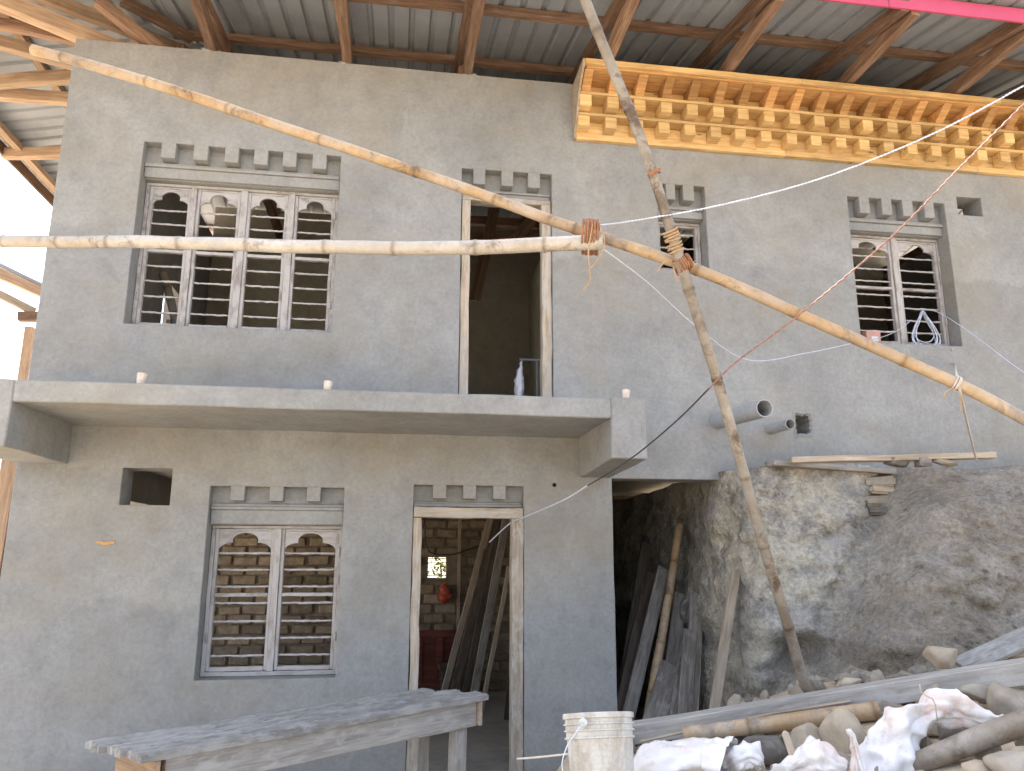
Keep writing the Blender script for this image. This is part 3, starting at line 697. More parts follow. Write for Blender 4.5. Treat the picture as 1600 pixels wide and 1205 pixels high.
# ------------------------------------------------------------------ ground floor room: brick rear wall with small window
bw = part('brick_wall', (-.6, 4.0, .33), house); BWIN = (.472, .716, 1.763, 2.03)
gridwall('mortar_bed', XL+.236, 1.64, .33, 2.945, [(BWIN[0], BWIN[1], BWIN[2], BWIN[3], None)], .2, lambda u, d, z: (u, 4.03+d, z), M['mortar'], bw, .4)
bmeshes = []
for v in range(6):
    b = MB().box(-.142, .142, -.03, .05, 0, .105); b.v = [(x+random.uniform(-.01, .01), y+random.uniform(-.008, .008), z+random.uniform(-.008, .008)) for x, y, z in b.v]; bmeshes.append(b.mesh('brick', M['brick'], .012))
for r in range(21):
    z = .345+r*.122; x = -2.62+(.15 if r % 2 else 0)
    while x < 1.5:
        hit = (BWIN[0]-.16 < x < BWIN[1]+.16 and BWIN[2]-.1 < z < BWIN[3]+.02)
        if not hit and (x < -.45 or x > .12):
            put(bpy.data.objects.new('brick', random.choice(bmeshes)), Matrix.Translation((x+random.uniform(-.012, .012), 4.02+random.uniform(-.012, .012), z)) @ Matrix.Rotation(random.uniform(-.05, .05), 4, 'Y') @ Matrix.Diagonal((random.uniform(.82, 1.05), random.uniform(.8, 1.1), random.uniform(.85, 1.08), 1)), bw)
        x += .303
vf = part('rear_window', ((BWIN[0]+BWIN[1])/2, 4.1, BWIN[2]), house)
for k in range(5): z = BWIN[2]+.03+k*.055; MB().tube([(BWIN[0]-.02, 4.1, z), (BWIN[1]+.02, 4.1, z)], .006, 6).build('bar', M['iron'], vf)
timber('window_post', (.88, 3.955, 1.12), (.88, 3.955, 2.6), .04, .03, M['wood_tan'], house, up=(0, 1, 0))
timber('ceiling_beam', (.1, 3.9, 2.66), (1.62, 3.9, 2.66), .1, .14, M['wood_dark'], house)

# drain pipes
def pipe(px, py, r, ln, dz=0.):
    p = pt(px, py, 0); n = 24; b = MB(); a = Vector((p.x, .08, p.z)); e = Vector((p.x+.01, -ln, p.z+dz)); d = (e-a).normalized()
    e1 = Vector((1, 0, 0)); e1 = (e1-d*e1.dot(d)).normalized(); e2 = d.cross(e1)
    for q, rad in ((a, r), (e, r), (e, r*.9), (a+d*.02, r*.9)):
        for k in range(n): th = 2*math.pi*k/n; b.v.append(tuple(q+(e1*math.cos(th)+e2*math.sin(th))*rad))
    for j in range(3):
        for k in range(n): b.f.append((j*n+k, j*n+(k+1) % n, (j+1)*n+(k+1) % n, (j+1)*n+k))
    b.f.append(tuple(3*n+k for k in range(n)))
    return b.build('drain_pipe', M['pvc'], house, auto=.7)
pipe(1121, 658, .071, .90, -.05); pipe(1203, 671, .046, .36, -.01)
p = pt(866, 758, 0); MB().tube([(p.x, .03, p.z), (p.x, -.006, p.z), (p.x, -.006, p.z), (p.x, .02, p.z)], [.018, .018, .011, .011], 12).build('conduit_end', M['iron'], house)
# ragged plaster edge round the knocked hole
rg = MB(); nn = 40; cxh, czh = 3.72, 3.245
for k in range(nn):
    th = 2*math.pi*k/nn; cs, sn = math.cos(th), math.sin(th); q = max(abs(cs)/.086, abs(sn)/.106)
    rin = (1/q)*(.80+.22*noise.noise(Vector((k*.55, 2, 0)))); rout = (1/q)*(1.16+.16*noise.noise(Vector((k*.4, 9, 0))))
    rg.v += [(cxh+cs*rout, -.001, czh+sn*rout), (cxh+cs*(rin+rout)/2, -.008, czh+sn*(rin+rout)/2), (cxh+cs*rin, .012, czh+sn*rin), (cxh+cs*rin*1.08, .12, czh+sn*rin*1.08), (cxh+cs*rin*.9, .21, czh+sn*rin*.9)]
for k in range(nn):
    for j in range(4): rg.f.append((k*5+j, ((k+1) % nn)*5+j, ((k+1) % nn)*5+j+1, k*5+j+1))
rg.build('broken_plaster', M['plaster'], house)

# ================================================================== THINGS ON AND IN THE HOUSE
for (px_, py_, nm) in ((219, 597, 'pale tapered clay stub on the canopy edge below the four pane window'), (511, 604, 'pale tapered clay stub on the canopy between four pane window and door'), (977, 616, 'pale tapered clay stub at the right end of the canopy')):
    p = pt(px_, py_, -.97); b = MB(); s = .85 if px_ == 511 else 1.
    b.tube([(p.x, -.97, 3.205), (p.x+.004, -.97, 3.25), (p.x+.008, -.965, 3.212+.085*s)], [.024, .030, .036], 7)
    tag(b.build('clay_stub', M['stub'], bevel=.004), nm, 'stub', 'stubs along the canopy')
# cloth and bed frame behind the upper door
def crumple(name, P, R, material, n=22, wr=.02, freq=9., seed=0, capend=True, sq=(1, 1), parent=None, step=.03, fold=0.):
    Q = resample(spline(P, 10), step); k = len(Q); b = MB(); ref = Vector((0, 0, 1)); rs = []
    for i in range(k):
        t = i/(k-1)*(len(R)-1); a = int(min(t, len(R)-2)); f = t-a; f = f*f*(3-2*f); rs.append(R[a]+(R[a+1]-R[a])*f)
    for i in range(k):
        d = (Q[min(i+1, k-1)]-Q[max(i-1, 0)]).normalized(); rf = ref if abs(d.dot(ref)) < .95 else Vector((1, 0, 0)); a = (rf-d*rf.dot(d)).normalized(); c = d.cross(a); ref = a
        for j in range(n):
            th = 2*math.pi*j/n; o = (a*math.cos(th)*sq[0]+c*math.sin(th)*sq[1])*rs[i]; p = Q[i]+o; w3 = p*freq+Vector((seed*7.3, 0, 0))
            dd = wr*(1.2*noise.noise(w3*.7)-1.6*abs(noise.noise(w3*1.1+Vector((4, 1, 7))))-.7*abs(noise.noise(w3*2.4)))*2 + fold*math.sin(th*9+3*noise.noise(Vector((i*.06, th, seed))))*rs[i]*(1+.9*max(0, 1-rs[i]/.075))
            b.v.append(tuple(p+o.normalized()*dd))
    for i in range(k-1):
        for j in range(n): b.f.append((i*n+j, i*n+(j+1) % n, (i+1)*n+(j+1) % n, (i+1)*n+j))
    if capend: b.f.append(tuple(range(n-1, -1, -1))); b.f.append(tuple((k-1)*n+j for j in range(n)))
    return b.build(name, material, parent, smooth=True)
p0 = pt(808, 622, .36); p1 = pt(815, 566, .40)
tag(crumple('draped_cloth', [Vector((p0.x, p0.y, 3.21)), (p0+p1)/2, p1], [.12, .085, .03], M['cloth_white'], n=24, wr=.012, sq=(.5, 1.), fold=.12, step=.02), 'white cloth hanging just inside the upper doorway', 'cloth')
bf = thing('bed_frame', (1.45, 1.0, 3.2), 'metal bed frame standing inside the upper doorway', 'bed frame')
q0 = pt(815, 562, .95)
for x in (q0.x, q0.x+.16, q0.x+.55): MB().tube([(x, .95, 3.2), (x, .95, q0.z)], .012, 8).build('upright', M['iron_pale'], bf, smooth=True)
for z in (q0.z, 3.42, 3.30): MB().tube([(q0.x-.02, .95, z), (q0.x+.6, .95, z)], .014 if z == q0.z else .008, 8).build('rail', M['iron_pale'], bf, smooth=True)
# inside the four pane window: bamboo prop and slanted battens by the side opening
tag(bamboo('bamboo_prop', [Vector((-2.35, 1.9, 3.2)), Vector((-2.38, 1.95, 4.3)), Vector((-2.62, 2.0, 5.1))], .05, .045, M['bamboo_pale'], seed=31), 'bamboo prop standing inside behind the left pane of the four pane window', 'bamboo')
ladder = thing('ladder', (-2.6, 2.8, 3.2), 'rough ladder seen through the leftmost window pane', 'ladder')
for yy in (2.5, 2.85): timber('rail', (-2.66, yy, 3.2), (-2.69, yy+.12, 4.75), .05, .03, M['wood_tan'], ladder, up=(0, 1, 0))
for k in range(5): timber('rung', (-2.66, 2.47+.03*k, 3.45+.27*k), (-2.66, 2.92+.03*k, 3.42+.27*k), .03, .03, M['wood_grey'], ladder)
# carton and wire coil on the right hand window
cb = thing('carton', tuple(pt(1372, 534, .13)), 'small pink and white carton on the sill of the right hand window', 'carton')
c0 = pt(1349, 533, .13); zc = 4.10; wv = .12
MB().box(c0.x, c0.x+.15, .07, .155, 4.076, 4.20).build('box', M['cardboard'], cb, .003)
MB().box(c0.x-.003, c0.x+.153, .067, .158, 4.185, 4.207).build('lid', M['cardboard'], cb, .003)
MB().box(c0.x+.05, c0.x+.12, .066, .07, 4.10, 4.15).build('paper_label', M['cloth_white'], cb)
coil = MB(); cc = pt(1442, 515, .12); rr = random.Random(3)
for k in range(7):
    a, h = .165+rr.uniform(-.05, .02), .20+rr.uniform(-.045, .012); P = []
    for i in range(49):
        th = 2*math.pi*i/48; u = math.sin(th)*a*(.55+.45*(-math.cos(th)))*1.25; P.append(Vector((cc.x+u+rr.uniform(-.003, .003)+.008*math.sin(k), .10+.012*(k % 4)-.02, cc.z-.0+h*math.cos(th)+.185-h)))
    coil.tube(P, .005, 6, cap=False)
tag(coil.build('wire_coil', M['wire_blue'], smooth=True), 'blue and white wire coil hung on the right hand window bars', 'wire coil')
# orange scrap on the lower wall
p = pt(164, 850, -.004); b = MB()
for s in (-1, 1): b.prism([(p.x, p.z-.01), (p.x+s*.07, p.z+.004), (p.x+s*.075, p.z+.016), (p.x+s*.035, p.z+.022), (p.x, p.z+.012)], 'y', -.010, .001)
tag(b.build('moth', M['moth']), 'small orange winged moth resting on the lower wall left of the window', 'moth')

# ---- ground floor room contents
for k, (tx, ty, bx, by, yb, yt, wd, mt_, lb) in enumerate(((762, 826, 692, 1086, 3.0, 2.3, .075, 'wood_tan', 'pale leaning board, leftmost of the boards inside the ground floor doorway'), (772, 822, 708, 1092, 2.95, 2.3, .11, 'wood_dark', 'dark wide board second from left inside the ground floor doorway'),
        (780, 822, 726, 1096, 2.8, 2.25, .10, 'wood_dark', 'dark board third from left inside the ground floor doorway'), (790, 818, 738, 1100, 2.65, 2.2, .09, 'wood_grey', 'grey board fourth from left inside the ground floor doorway'), (796, 885, 752, 1112, 2.45, 2.1, .05, 'wood_tan', 'narrow pale batten, rightmost of the boards inside the ground floor doorway'))):
    a = pt(bx, by, yb); c = pt(tx, ty, yt); d = (c-a).normalized(); a = a+d*((.335-a.z)/d.z)
    if k != 4: c = c + d*.12
    tag(timber('leaning_board', a, c, .035, wd, M[mt_], up=(1, .0, .0)), lb, 'board', 'boards leaning inside the doorway')
tag(timber('leaning_board', Vector((1.30, 2.2, .33)), Vector((1.50, 2.1, 2.5)), .03, .12, M['wood_dark'], up=(1, 0, 0)), 'dark board half hidden behind the right jamb of the ground floor doorway', 'board', 'boards leaning inside the doorway')
rd = thing('red_door', (.64, 3.9, .33), 'dark red panelled door leaf leaning on the brick wall inside', 'door leaf')
MB().box(.34, .95, 3.86, 3.90, .40, 1.11).build('door_slab', M['wood_red'], rd, .004)
for (a, c, e, f) in ((.34, .95, 1.03, 1.112), (.34, .95, .40, .48), (.34, .42, .48, 1.03), (.60, .68, .48, 1.03), (.87, .95, .48, 1.03)): MB().box(a, c, 3.835, 3.862, e, f).build('door_rail', M['wood_red'], rd, .003)
st_ = thing('stool', (.78, 3.3, .33), 'small dark wooden box stool with papers on it inside the doorway', 'stool')
MB().box(.60, .92, 3.2, 3.55, .72, .755).build('seat', M['wood_dark'], st_, .004)
for x in (.62, .88):
    for y in (3.23, 3.5): MB().box(x, x+.03, y, y+.03, .33, .72).build('leg', M['wood_dark'], st_)
MB().box(.635, .885, 3.24, 3.26, .45, .72).build('panel', M['wood_dark'], st_)
p = pt(694, 930, 3.9)
tag(crumple('hanging_bag', [p+Vector((0, 0, .17)), p+Vector((0, 0, .08)), p+Vector((0, 0, -.02)), p+Vector((0, 0, -.10))], [.015, .06, .10, .03], M['redcloth'], n=18, wr=.02, step=.02), 'red and yellow plastic bag hanging below the small barred window', 'bag')
tag(wire('hanging_wire', [pt(664, 800, 3.9), pt(668, 858, 3.9), pt(700, 867, 3.9), pt(735, 858, 3.9), pt(770, 845, 3.9)], M['wire_black'], .008), 'black wire sagging along the brick wall inside the doorway', 'wire')
# shrub outside behind the small rear window
sh = MB(); rr = random.Random(11)
for _ in range(900):
    c = Vector((rr.gauss(.9, .55), rr.gauss(7.6, .4), abs(rr.gauss(1.7, .75)))); a = Vector((rr.uniform(-1, 1), rr.uniform(-1, 1), rr.uniform(-1, 1))).normalized(); b_ = a.cross(Vector((rr.uniform(-1, 1), rr.uniform(-1, 1), 1))).normalized(); s = rr.uniform(.04, .09)
    i = len(sh.v); sh.v += [tuple(c-a*s), tuple(c+b_*s*.45), tuple(c+a*s), tuple(c-b_*s*.45)]; sh.f.append((i, i+1, i+2, i+3))
shr = thing('shrub', (.9, 7.6, .27), 'leafy green shrub seen through the small barred rear window', 'shrub')
sh.build('foliage', M['leaf'], shr); MB().tube([(.9, 7.6, .2), (.95, 7.62, 1.0), (.85, 7.6, 1.9)], [.05, .035, .015], 7).build('stem', M['wood_dark'], shr)

# ---- neighbouring timber frame past the left corner
nb = thing('timber_shed', (-4.6, 4.6, .3), 'timber shed frame with sloping rafters beyond the left corner', 'shed')
a = pt(-40, 398, 4.6); c = pt(64, 448, 4.9)
timber('roof_edge', a, c+(c-a)*.6, .25, .05, M['sheet'], nb, jit=.002); a = pt(-40, 410, 4.5); c = pt(64, 456, 4.8); timber('rafter', a, c+(c-a)*.6, .10, .13, M['wood_orange'], nb)
a = pt(-40, 440, 4.3); c = pt(54, 488, 4.6); timber('rafter', a, c, .08, .10, M['wood_tan'], nb); p = pt(44, 500, 4.6)
timber('post', (p.x, 4.62, .25), (p.x+.03, 4.62, p.z-.1), .10, .10, M['wood_orange'], nb, up=(0, 1, 0))
timber('tie_block', p+Vector((-.1, -.06, .02)), p+Vector((.25, 0, .06)), .12, .12, M['wood_roof'], nb)
a = pt(14, 705, .9); c = pt(-6, 860, .9)
tag(timber('scaffold_board', (c.x-.02, .9, .27), (a.x+.02, .9, a.z+.35), .13, .035, M['wood_orange'], up=(0, 1, 0)), 'orange upright board beside the left edge of the lower wall', 'board')

# ---- passage contents
def lean(name, tx, ty, bx, by, yt, yb, wd, th, mtl, label, grp='timbers stacked in the passage', bam=False, zf=.40):
    c = pt(tx, ty, yt); a = pt(bx, by, yb); d = (c-a).normalized(); a = a+d*min(0, (zf-a.z)/d.z)
    if bam: o = bamboo(name, [a, (a+c)/2+Vector((.01, 0, 0)), c], wd/2, wd/2*.95, M[mtl], .42, int(tx))
    else: o = timber(name, a, c, th, wd, M[mtl], up=(1, .25, 0))
    return tag(o, label, 'bamboo' if bam else 'board', grp)
lean('bamboo_pole', 1062, 820, 1012, 1117, 1.0, .35, .085, 0, 'bamboo', 'short tan bamboo leaning upright among the boards in the passage', bam=True)
lean('leaning_board', 1009, 850, 975, 1065, 1.6, .9, .11, .03, 'wood_dark', 'wide dark board deep in the passage')
lean('leaning_board', 1037, 888, 982, 1115, 1.1, .45, .125, .03, 'wood_grey', 'long grey board left of the tan bamboo in the passage')
lean('leaning_board', 1016, 895, 968, 1110, 1.5, .6, .10, .03, 'wood_dark', 'dark board at the far left of the passage')
lean('leaning_board', 1063, 928, 1040, 1115, 1.0, .4, .13, .025, 'wood_grey', 'weathered board just right of the tan bamboo in the passage')
lean('leaning_board', 1050, 1040, 1022, 1128, .5, .1, .19, .03, 'wood_grey', 'short wide pale offcut low in the passage')
lean('leaning_board', 1070, 1000, 1050, 1125, .55, .15, .06, .03, 'wood_grey', 'narrow grey batten with a bent end in the passage')
lean('leaning_board', 1088, 928, 1080, 1112, .6, .2, .12, .03, 'wood_grey', 'upright grey board against the right side of the passage')
lean('leaning_board', 1096, 950, 1089, 1112, .6, .2, .022, .02, 'wood_tan', 'thin batten against the right side of the passage')
lean('leaning_board', 1078, 985, 1070, 1112, .45, .1, .13, .025, 'wood_grey', 'weathered plank offcut beside the bent batten in the passage')
lean('leaning_board', 1150, 892, 1117, 1106, -.38, -.85, .075, .035, 'wood_tan', 'clean pale plank leaning on the corner of the earth bank', None)
tag(timber('door_plank', (2.15, 3.6, .35), (2.15, 3.6, 2.5), .5, .05, M['wood_red'], up=(0, 1, 0)), 'dim reddish board panel at the back of the passage', 'board')
MB().box(1.9, 3.4, 4.3, 4.5, .2, 2.9).build('passage_end_wall', M['mortar'], house)

# ---- on the bank
tag(timber('plank', onbank(1203, 742, -.06)+Vector((0, 0, .09)), onbank(1392, 748, -.02)+Vector((0, 0, .05)), .16, .04, M['wood_grey']), 'grey plank tilted at the lip of the earth bank, lower of two', 'plank', 'planks on the bank')
tag(timber('plank', at(1235, 720, 6.25), at(1552, 712, 6.05), .12, .045, M['wood_tan']), 'pale plank lying along the top of the bank against the wall', 'plank', 'planks on the bank')
def slab_stone(x, y, s, mtl, seed):
    rr = random.Random(seed); b = MB().box(-s[0], s[0], -s[1], s[1], -s[2], s[2]); b.v = [tuple(c+rr.uniform(-.022, .022) for c in v) for v in b.v]
    put(bpy.data.objects.new('embedded_stone', b.mesh('embedded_stone', M[mtl], .018, seg=2, auto=.6)), Matrix.Translation(onbank(x, y, .05)) @ Matrix.Rotation(rr.uniform(-.25, .1), 4, 'Z') @ Matrix.Rotation(rr.uniform(-.06, .06), 4, 'Y'), BANK)
def stone(p, s, mtl, label, seed, cat='stone', name='stone', parent=None, grp=None, flat=1., sub=3):
    rr = random.Random(seed); bm = bmesh.new(); bmesh.ops.create_icosphere(bm, subdivisions=sub, radius=1)
    planes = [(Vector((rr.gauss(0, 1), rr.gauss(0, 1), rr.gauss(0, 1))).normalized(), rr.uniform(.5, .85)) for _ in range(9)]
    for v in bm.verts:
        for nn, dd in planes:
            k = v.co.dot(nn)
            if k > dd: v.co -= nn*(k-dd)
        v.co *= 1+.10*noise.noise(v.co*2.5+Vector((seed, 0, 0)))+.04*noise.noise(v.co*8+Vector((seed, 0, 0)))
        v.co = Vector((v.co.x*s[0], v.co.y*s[1], v.co.z*s[2]))
    me = bpy.data.meshes.new(name)
    for f in bm.faces: f.smooth = True
    for e in bm.edges: e.smooth = not (len(e.link_faces) == 2 and e.calc_face_angle(0) > .5)
    bm.to_mesh(me); bm.free(); me.materials.append(M[mtl]); o = bpy.data.objects.new(name, me)
    put(o, Matrix.Translation(Vector(p)) @ Matrix.Rotation(rr.uniform(-.5, .5), 4, 'Z') @ Matrix.Rotation(rr.uniform(-.2, .2), 4, 'Y'), parent)
    if label: tag(o, label, cat, grp)
    return o
tag(timber('wood_block', at(1433, 722, 6.1), at(1452, 722, 6.1), .1, .07, M['wood_grey']), 'small wood block propping the pale plank on the bank', 'block')
stone(at(1546, 712, 6.05), (.05, .05, .035), 'stone_buff', 'round pale stone at the right end of the pale bank plank', 41)
for k, (x, y, sz, mtl) in enumerate(((1366, 753, (.12, .12, .045), 'stone'), (1371, 768, (.13, .12, .040), 'stone_buff'), (1362, 786, (.16, .12, .050), 'stone'), (1368, 802, (.12, .12, .035), 'stone_dark'))): slab_stone(x, y, sz, mtl, 60+k)
for k, (x, y, d, sz, mtl, lb) in enumerate(((1405, 722, 6.15, (.14, .1, .04), 'stone_dark', 'dark flat stone under the middle of the pale bank plank'), (1475, 722, 6.1, (.12, .08, .035), 'stone', 'grey flat stone under the pale bank plank right of the wood block'))): stone(at(x, y, d), sz, mtl, lb, 160+k)

# ---- rubble terrace
tag(timber('squared_timber', at(985, 1146, 4.45), at(1640, 1043, 3.85), .15, .105, M['wood_pale'], jit=.003), 'long squared grey timber lying across the rubble', 'timber beam')
tag(timber('lath', at(1000, 1158, 4.2), at(1330, 1096, 4.02), .03, .012, M['wood_tan'], bow=.01), 'thin lath lying below the long squared timber', 'lath')
tag(bamboo('bamboo_log', [at(1068, 1148, 4.05), at(1220, 1130, 3.98), at(1374, 1110, 3.88)], .040, .046, M['bamboo'], .55, 17), 'thick cut bamboo length lying under the long squared timber', 'bamboo')
tag(bamboo('dark_pole', [at(1425, 1198, 3.3), at(1520, 1160, 3.2), at(1660, 1105, 3.05)], .045, .05, M['bamboo_dirty'], .7, 23), 'weathered dark pole lying at the right below the big sack', 'pole')
for k, (x, y, d, s, mtl, lb) in enumerate(((1262, 1158, 3.75, (.085, .08, .12), 'stone_buff', 'brown squarish stone right of the upright stick'), (1318, 1150, 3.7, (.115, .10, .13), 'stone_buff', 'big buff stone under the cut end of the bamboo length'),
     (1472, 1027, 4.35, (.10, .09, .085), 'stone_buff', 'buff stone perched behind the squared timber'), (1325, 1067, 4.5, (.09, .06, .035), 'stone_buff', 'flat buff stone behind the squared timber left of the perched one'), (1578, 1098, 3.55, (.10, .09, .11), 'stone', 'grey stone at the right edge above the dark pole'),
     (1530, 1085, 3.7, (.09, .08, .05), 'stone', 'flat grey stone behind the tied neck of the big sack'), (1200, 1172, 3.8, (.14, .1, .09), 'stone_dark', 'dark wedge shaped stone under the bamboo length'), (1130, 1155, 4.1, (.16, .12, .07), 'stone_dark', 'dark stone between sack and bamboo length'),
     (1585, 1195, 2.95, (.11, .09, .07), 'stone', 'grey stone in the lower right corner'), (1530, 1200, 3.0, (.07, .07, .04), 'stone_buff', 'small buff stone at the lower right below the dark pole'), (1455, 1085, 3.95, (.075, .07, .07), 'stone', 'brown stone peeking above the tied sack'), (1590, 1022, 4.6, (.22, .12, .05), 'stone_buff', 'flat buff stone behind the timber at the right edge'), (1490, 1160, 3.5, (.14, .12, .08), 'stone_dark', 'dark stone in the hollow under the big sack'))):
    stone(at(x, y, d), s, mtl, lb, 80+k, grp='loose stones on the rubble')
tag(timber('flat_board', at(1500, 1042, 4.4), at(1660, 970, 4.6), .13, .03, M['wood_cement'], roll=.5), 'greenish grey board sloping behind the timber at the right edge', 'board')
rb = MB(); rr = random.Random(5)
for _ in range(900):
    x = rr.uniform(1.15, 4.6); y = rr.uniform(-4.6, -1.3); s = rr.choice((.018, .025, .035, .055, .075)); z = h_ground(x, y)+s*.25; bm = bmesh.new(); bmesh.ops.create_icosphere(bm, subdivisions=2, radius=1); i = len(rb.v)
    q = [rr.uniform(.6, 1.3)*s for _ in range(3)]; pl = [(Vector((rr.gauss(0, 1), rr.gauss(0, 1), rr.gauss(0, 1))).normalized(), rr.uniform(.4, .8)) for _ in range(7)]
    for v in bm.verts:
        for nn, dd in pl:
            kk = v.co.dot(nn)
            if kk > dd: v.co -= nn*(kk-dd)
    for v in bm.verts: k = rr.uniform(.97, 1.03); rb.v.append((x+v.co.x*q[0]*k, y+v.co.y*q[1]*k, z+v.co.z*q[2]*k))
    bm.verts.index_update()
    for f in bm.faces: rb.f.append(tuple(i+v.index for v in f.verts))
    bm.free()
tag(rb.build('rubble', M['stone']), 'loose rubble and broken stone heaped below the bank', 'rubble', kind='stuff')

# bucket
bk = thing('bucket', tuple(at(939, 1205, 3.2)), 'white plastic bucket smeared with dried cement', 'bucket'); bc = at(939, 1122, 3.2); zt = bc.z+.004; n = 48
prof = [(.120, -.37), (.137, -.10), (.138, -.098), (.146, -.096), (.146, -.090), (.139, -.088), (.139, -.070), (.147, -.068), (.147, -.063), (.140, -.061), (.140, -.046), (.148, -.044), (.148, -.039), (.141, -.037), (.141, -.022), (.149, -.020), (.149, -.003), (.147, 0), (.141, 0), (.138, -.01), (.118, -.36)]
b = MB()
for r, z in prof:
    for j in range(n): th = 2*math.pi*j/n; b.v.append((bc.x+r*math.cos(th)*(1+.008*math.sin(2*th)), bc.y+r*math.sin(th), zt+z))
for i in range(len(prof)-1):
    for j in range(n): b.f.append((i*n+j, i*n+(j+1) % n, (i+1)*n+(j+1) % n, (i+1)*n+j))
b.f.append(tuple(range(n-1, -1, -1))); b.f.append(tuple((len(prof)-1)*n+j for j in range(n)))
b.build('shell', M['bucket'], bk, auto=.45)
lug = at(917, 1147, 3.06); MB().tube([lug+Vector((0, .02, 0)), lug+Vector((-.005, -.012, 0))], .018, 10).build('handle_lug', M['bucket'], bk, .003)
MB().tube(spline([lug+Vector((-.005, -.014, 0)), at(902, 1170, 3.0), at(886, 1195, 2.98), at(880, 1225, 2.98), at(900, 1262, 2.97), at(960, 1268, 3.0)], 8), .0028, 6).build('wire_handle', M['wire_white'], bk, smooth=True)
bk.matrix_basis = bk.matrix_basis @ Matrix.Rotation(math.radians(-13), 4, 'X')
tag(wire('straw', [at(808, 1186, 3.35), at(845, 1183, 3.28), at(890, 1178, 3.2)], M['string'], .0045), 'thin pale stick poking out left of the bucket', 'stick')
tag(timber('stick', at(1252, 1212, 3.3), at(1225, 1142, 3.4), .03, .03, M['wood_tan'], bevel=.01, up=(0, 1, 0)), 'short upright wooden stick with a rounded end among the sacks', 'stick')
# sacks
def sack(lb, P, R, **k): return tag(crumple('sack', P, R, M['sack'], **k), lb, 'sack', 'woven sacks on the rubble')
sack('flat white woven sack with an open mouth right of the bucket', [at(985, 1212, 3.5), at(1040, 1188, 3.5), at(1100, 1182, 3.48), at(1128, 1184, 3.44), at(1142, 1187, 3.42)], [.05, .09, .095, .095, .105], n=64, wr=.016, freq=7, sq=(.95, 1.6), seed=2, step=.012, fold=.035, capend=False)
sack('small crumpled sack bundle beside the open mouthed sack', [at(1135, 1200, 3.45), at(1160, 1182, 3.42), at(1180, 1186, 3.42), at(1192, 1200, 3.42)], [.05, .075, .07, .03], n=56, wr=.018, freq=8, seed=5, step=.01, fold=.06)
sack('big white and pink sack tied at the neck at the right', [at(1378, 1238, 3.35), at(1383, 1178, 3.38), at(1402, 1137, 3.42), at(1440, 1115, 3.45), at(1466, 1106, 3.45), at(1505, 1113, 3.42), at(1550, 1120, 3.38), at(1588, 1126, 3.33), at(1604, 1128, 3.3)], [.15, .145, .115, .085, .066, .085, .060, .022, .035], n=72, wr=.020, freq=6, seed=8, step=.010, fold=.035)
sack('pointed white sack flap standing in front of the big sack', [at(1345, 1240, 3.2), at(1338, 1190, 3.22), at(1332, 1160, 3.24), at(1326, 1140, 3.25)], [.10, .075, .04, .006], n=48, wr=.012, freq=8, sq=(.5, 1.1), seed=11, step=.010, fold=.12)
sack('low crumpled white sack around the upright stick', [at(1200, 1225, 3.3), at(1240, 1202, 3.3), at(1285, 1196, 3.28), at(1320, 1208, 3.25)], [.05, .075, .08, .06], n=64, wr=.026, freq=8, seed=14, step=.010, fold=.07)
tag(wire('sack_tie', [at(1437, 1070, 3.33), at(1440, 1084, 3.33), at(1455, 1090, 3.32), at(1461, 1100, 3.33), at(1463, 1115, 3.33), at(1465, 1126, 3.34)], M['string'], .003), 'white string tied round the neck of the big sack', 'string')

# work bench
bn = thing('work_bench', (-.3, -1.3, .27), 'rough plank work bench crusted with cement in front of the wall', 'bench')
O = Vector((-1.173, -2.276, 1.10)); U_ = Vector((.787, .617, 0)).normalized(); V_ = Vector((-.617, .787, 0)).normalized()
def bp(u, v, z): return O+U_*u+V_*v+Vector((0, 0, z))
def crust(name, u0, u1, v0, v1, seed):
    """top plank with a lumpy skin of dried cement"""
    b = MB(); nu, nv = 90, 12; L = u1-u0; wv = v1-v0
    for i in range(nu+1):
        for j in range(nv+1):
            e = min(j, nv-j)/2.; e = min(1, e); w3 = Vector((i/nu*L*5, j/nv*wv*5, seed)); rag = .012*noise.noise(Vector((i*.3, seed, j > nv/2)))*(1 if j in (0, nv) else 0)
            endr = .03*noise.noise(Vector((j*.9, seed*3, i > 5)))*(1 if i in (0, nu) else 0)
            b.v.append((i/nu*L+endr, j/nv*wv+rag, .010*noise.fractal(w3*1.2, 1, 2, 4)*e+.008*noise.noise(w3*6)-(.010 if e < 1 else 0)*(1-e)))
    k = len(b.v)
    for i in range(nu+1):
        for j in range(nv+1): b.v.append((b.v[i*(nv+1)+j][0], b.v[i*(nv+1)+j][1], -.042))
    q = nv+1
    for i in range(nu):
        for j in range(nv):
            b.f.append((i*q+j, (i+1)*q+j, (i+1)*q+j+1, i*q+j+1)); b.f.append((k+i*q+j, k+i*q+j+1, k+(i+1)*q+j+1, k+(i+1)*q+j))
        for j in (0, nv): b.f.append((i*q+j, (i+1)*q+j, k+(i+1)*q+j, k+i*q+j))
    for i in (0, nu):
        for j in range(nv): b.f.append((i*q+j, i*q+j+1, k+i*q+j+1, k+i*q+j))
    me = b.mesh(name, M['wood_cement'], 0, auto=.7); fm = Matrix((U_, V_, Vector((0, 0, 1)))).transposed().to_4x4(); fm.translation = bp(u0, v0, 0)
    put(bpy.data.objects.new(name, me), fm, bn)
crust('top_plank', -.02, 2.37, -.02, .155, 1); crust('top_plank', -.05, 2.30, .165, .325, 5.3); crust('top_plank', -.09, 2.20, .335, .50, 2.7)

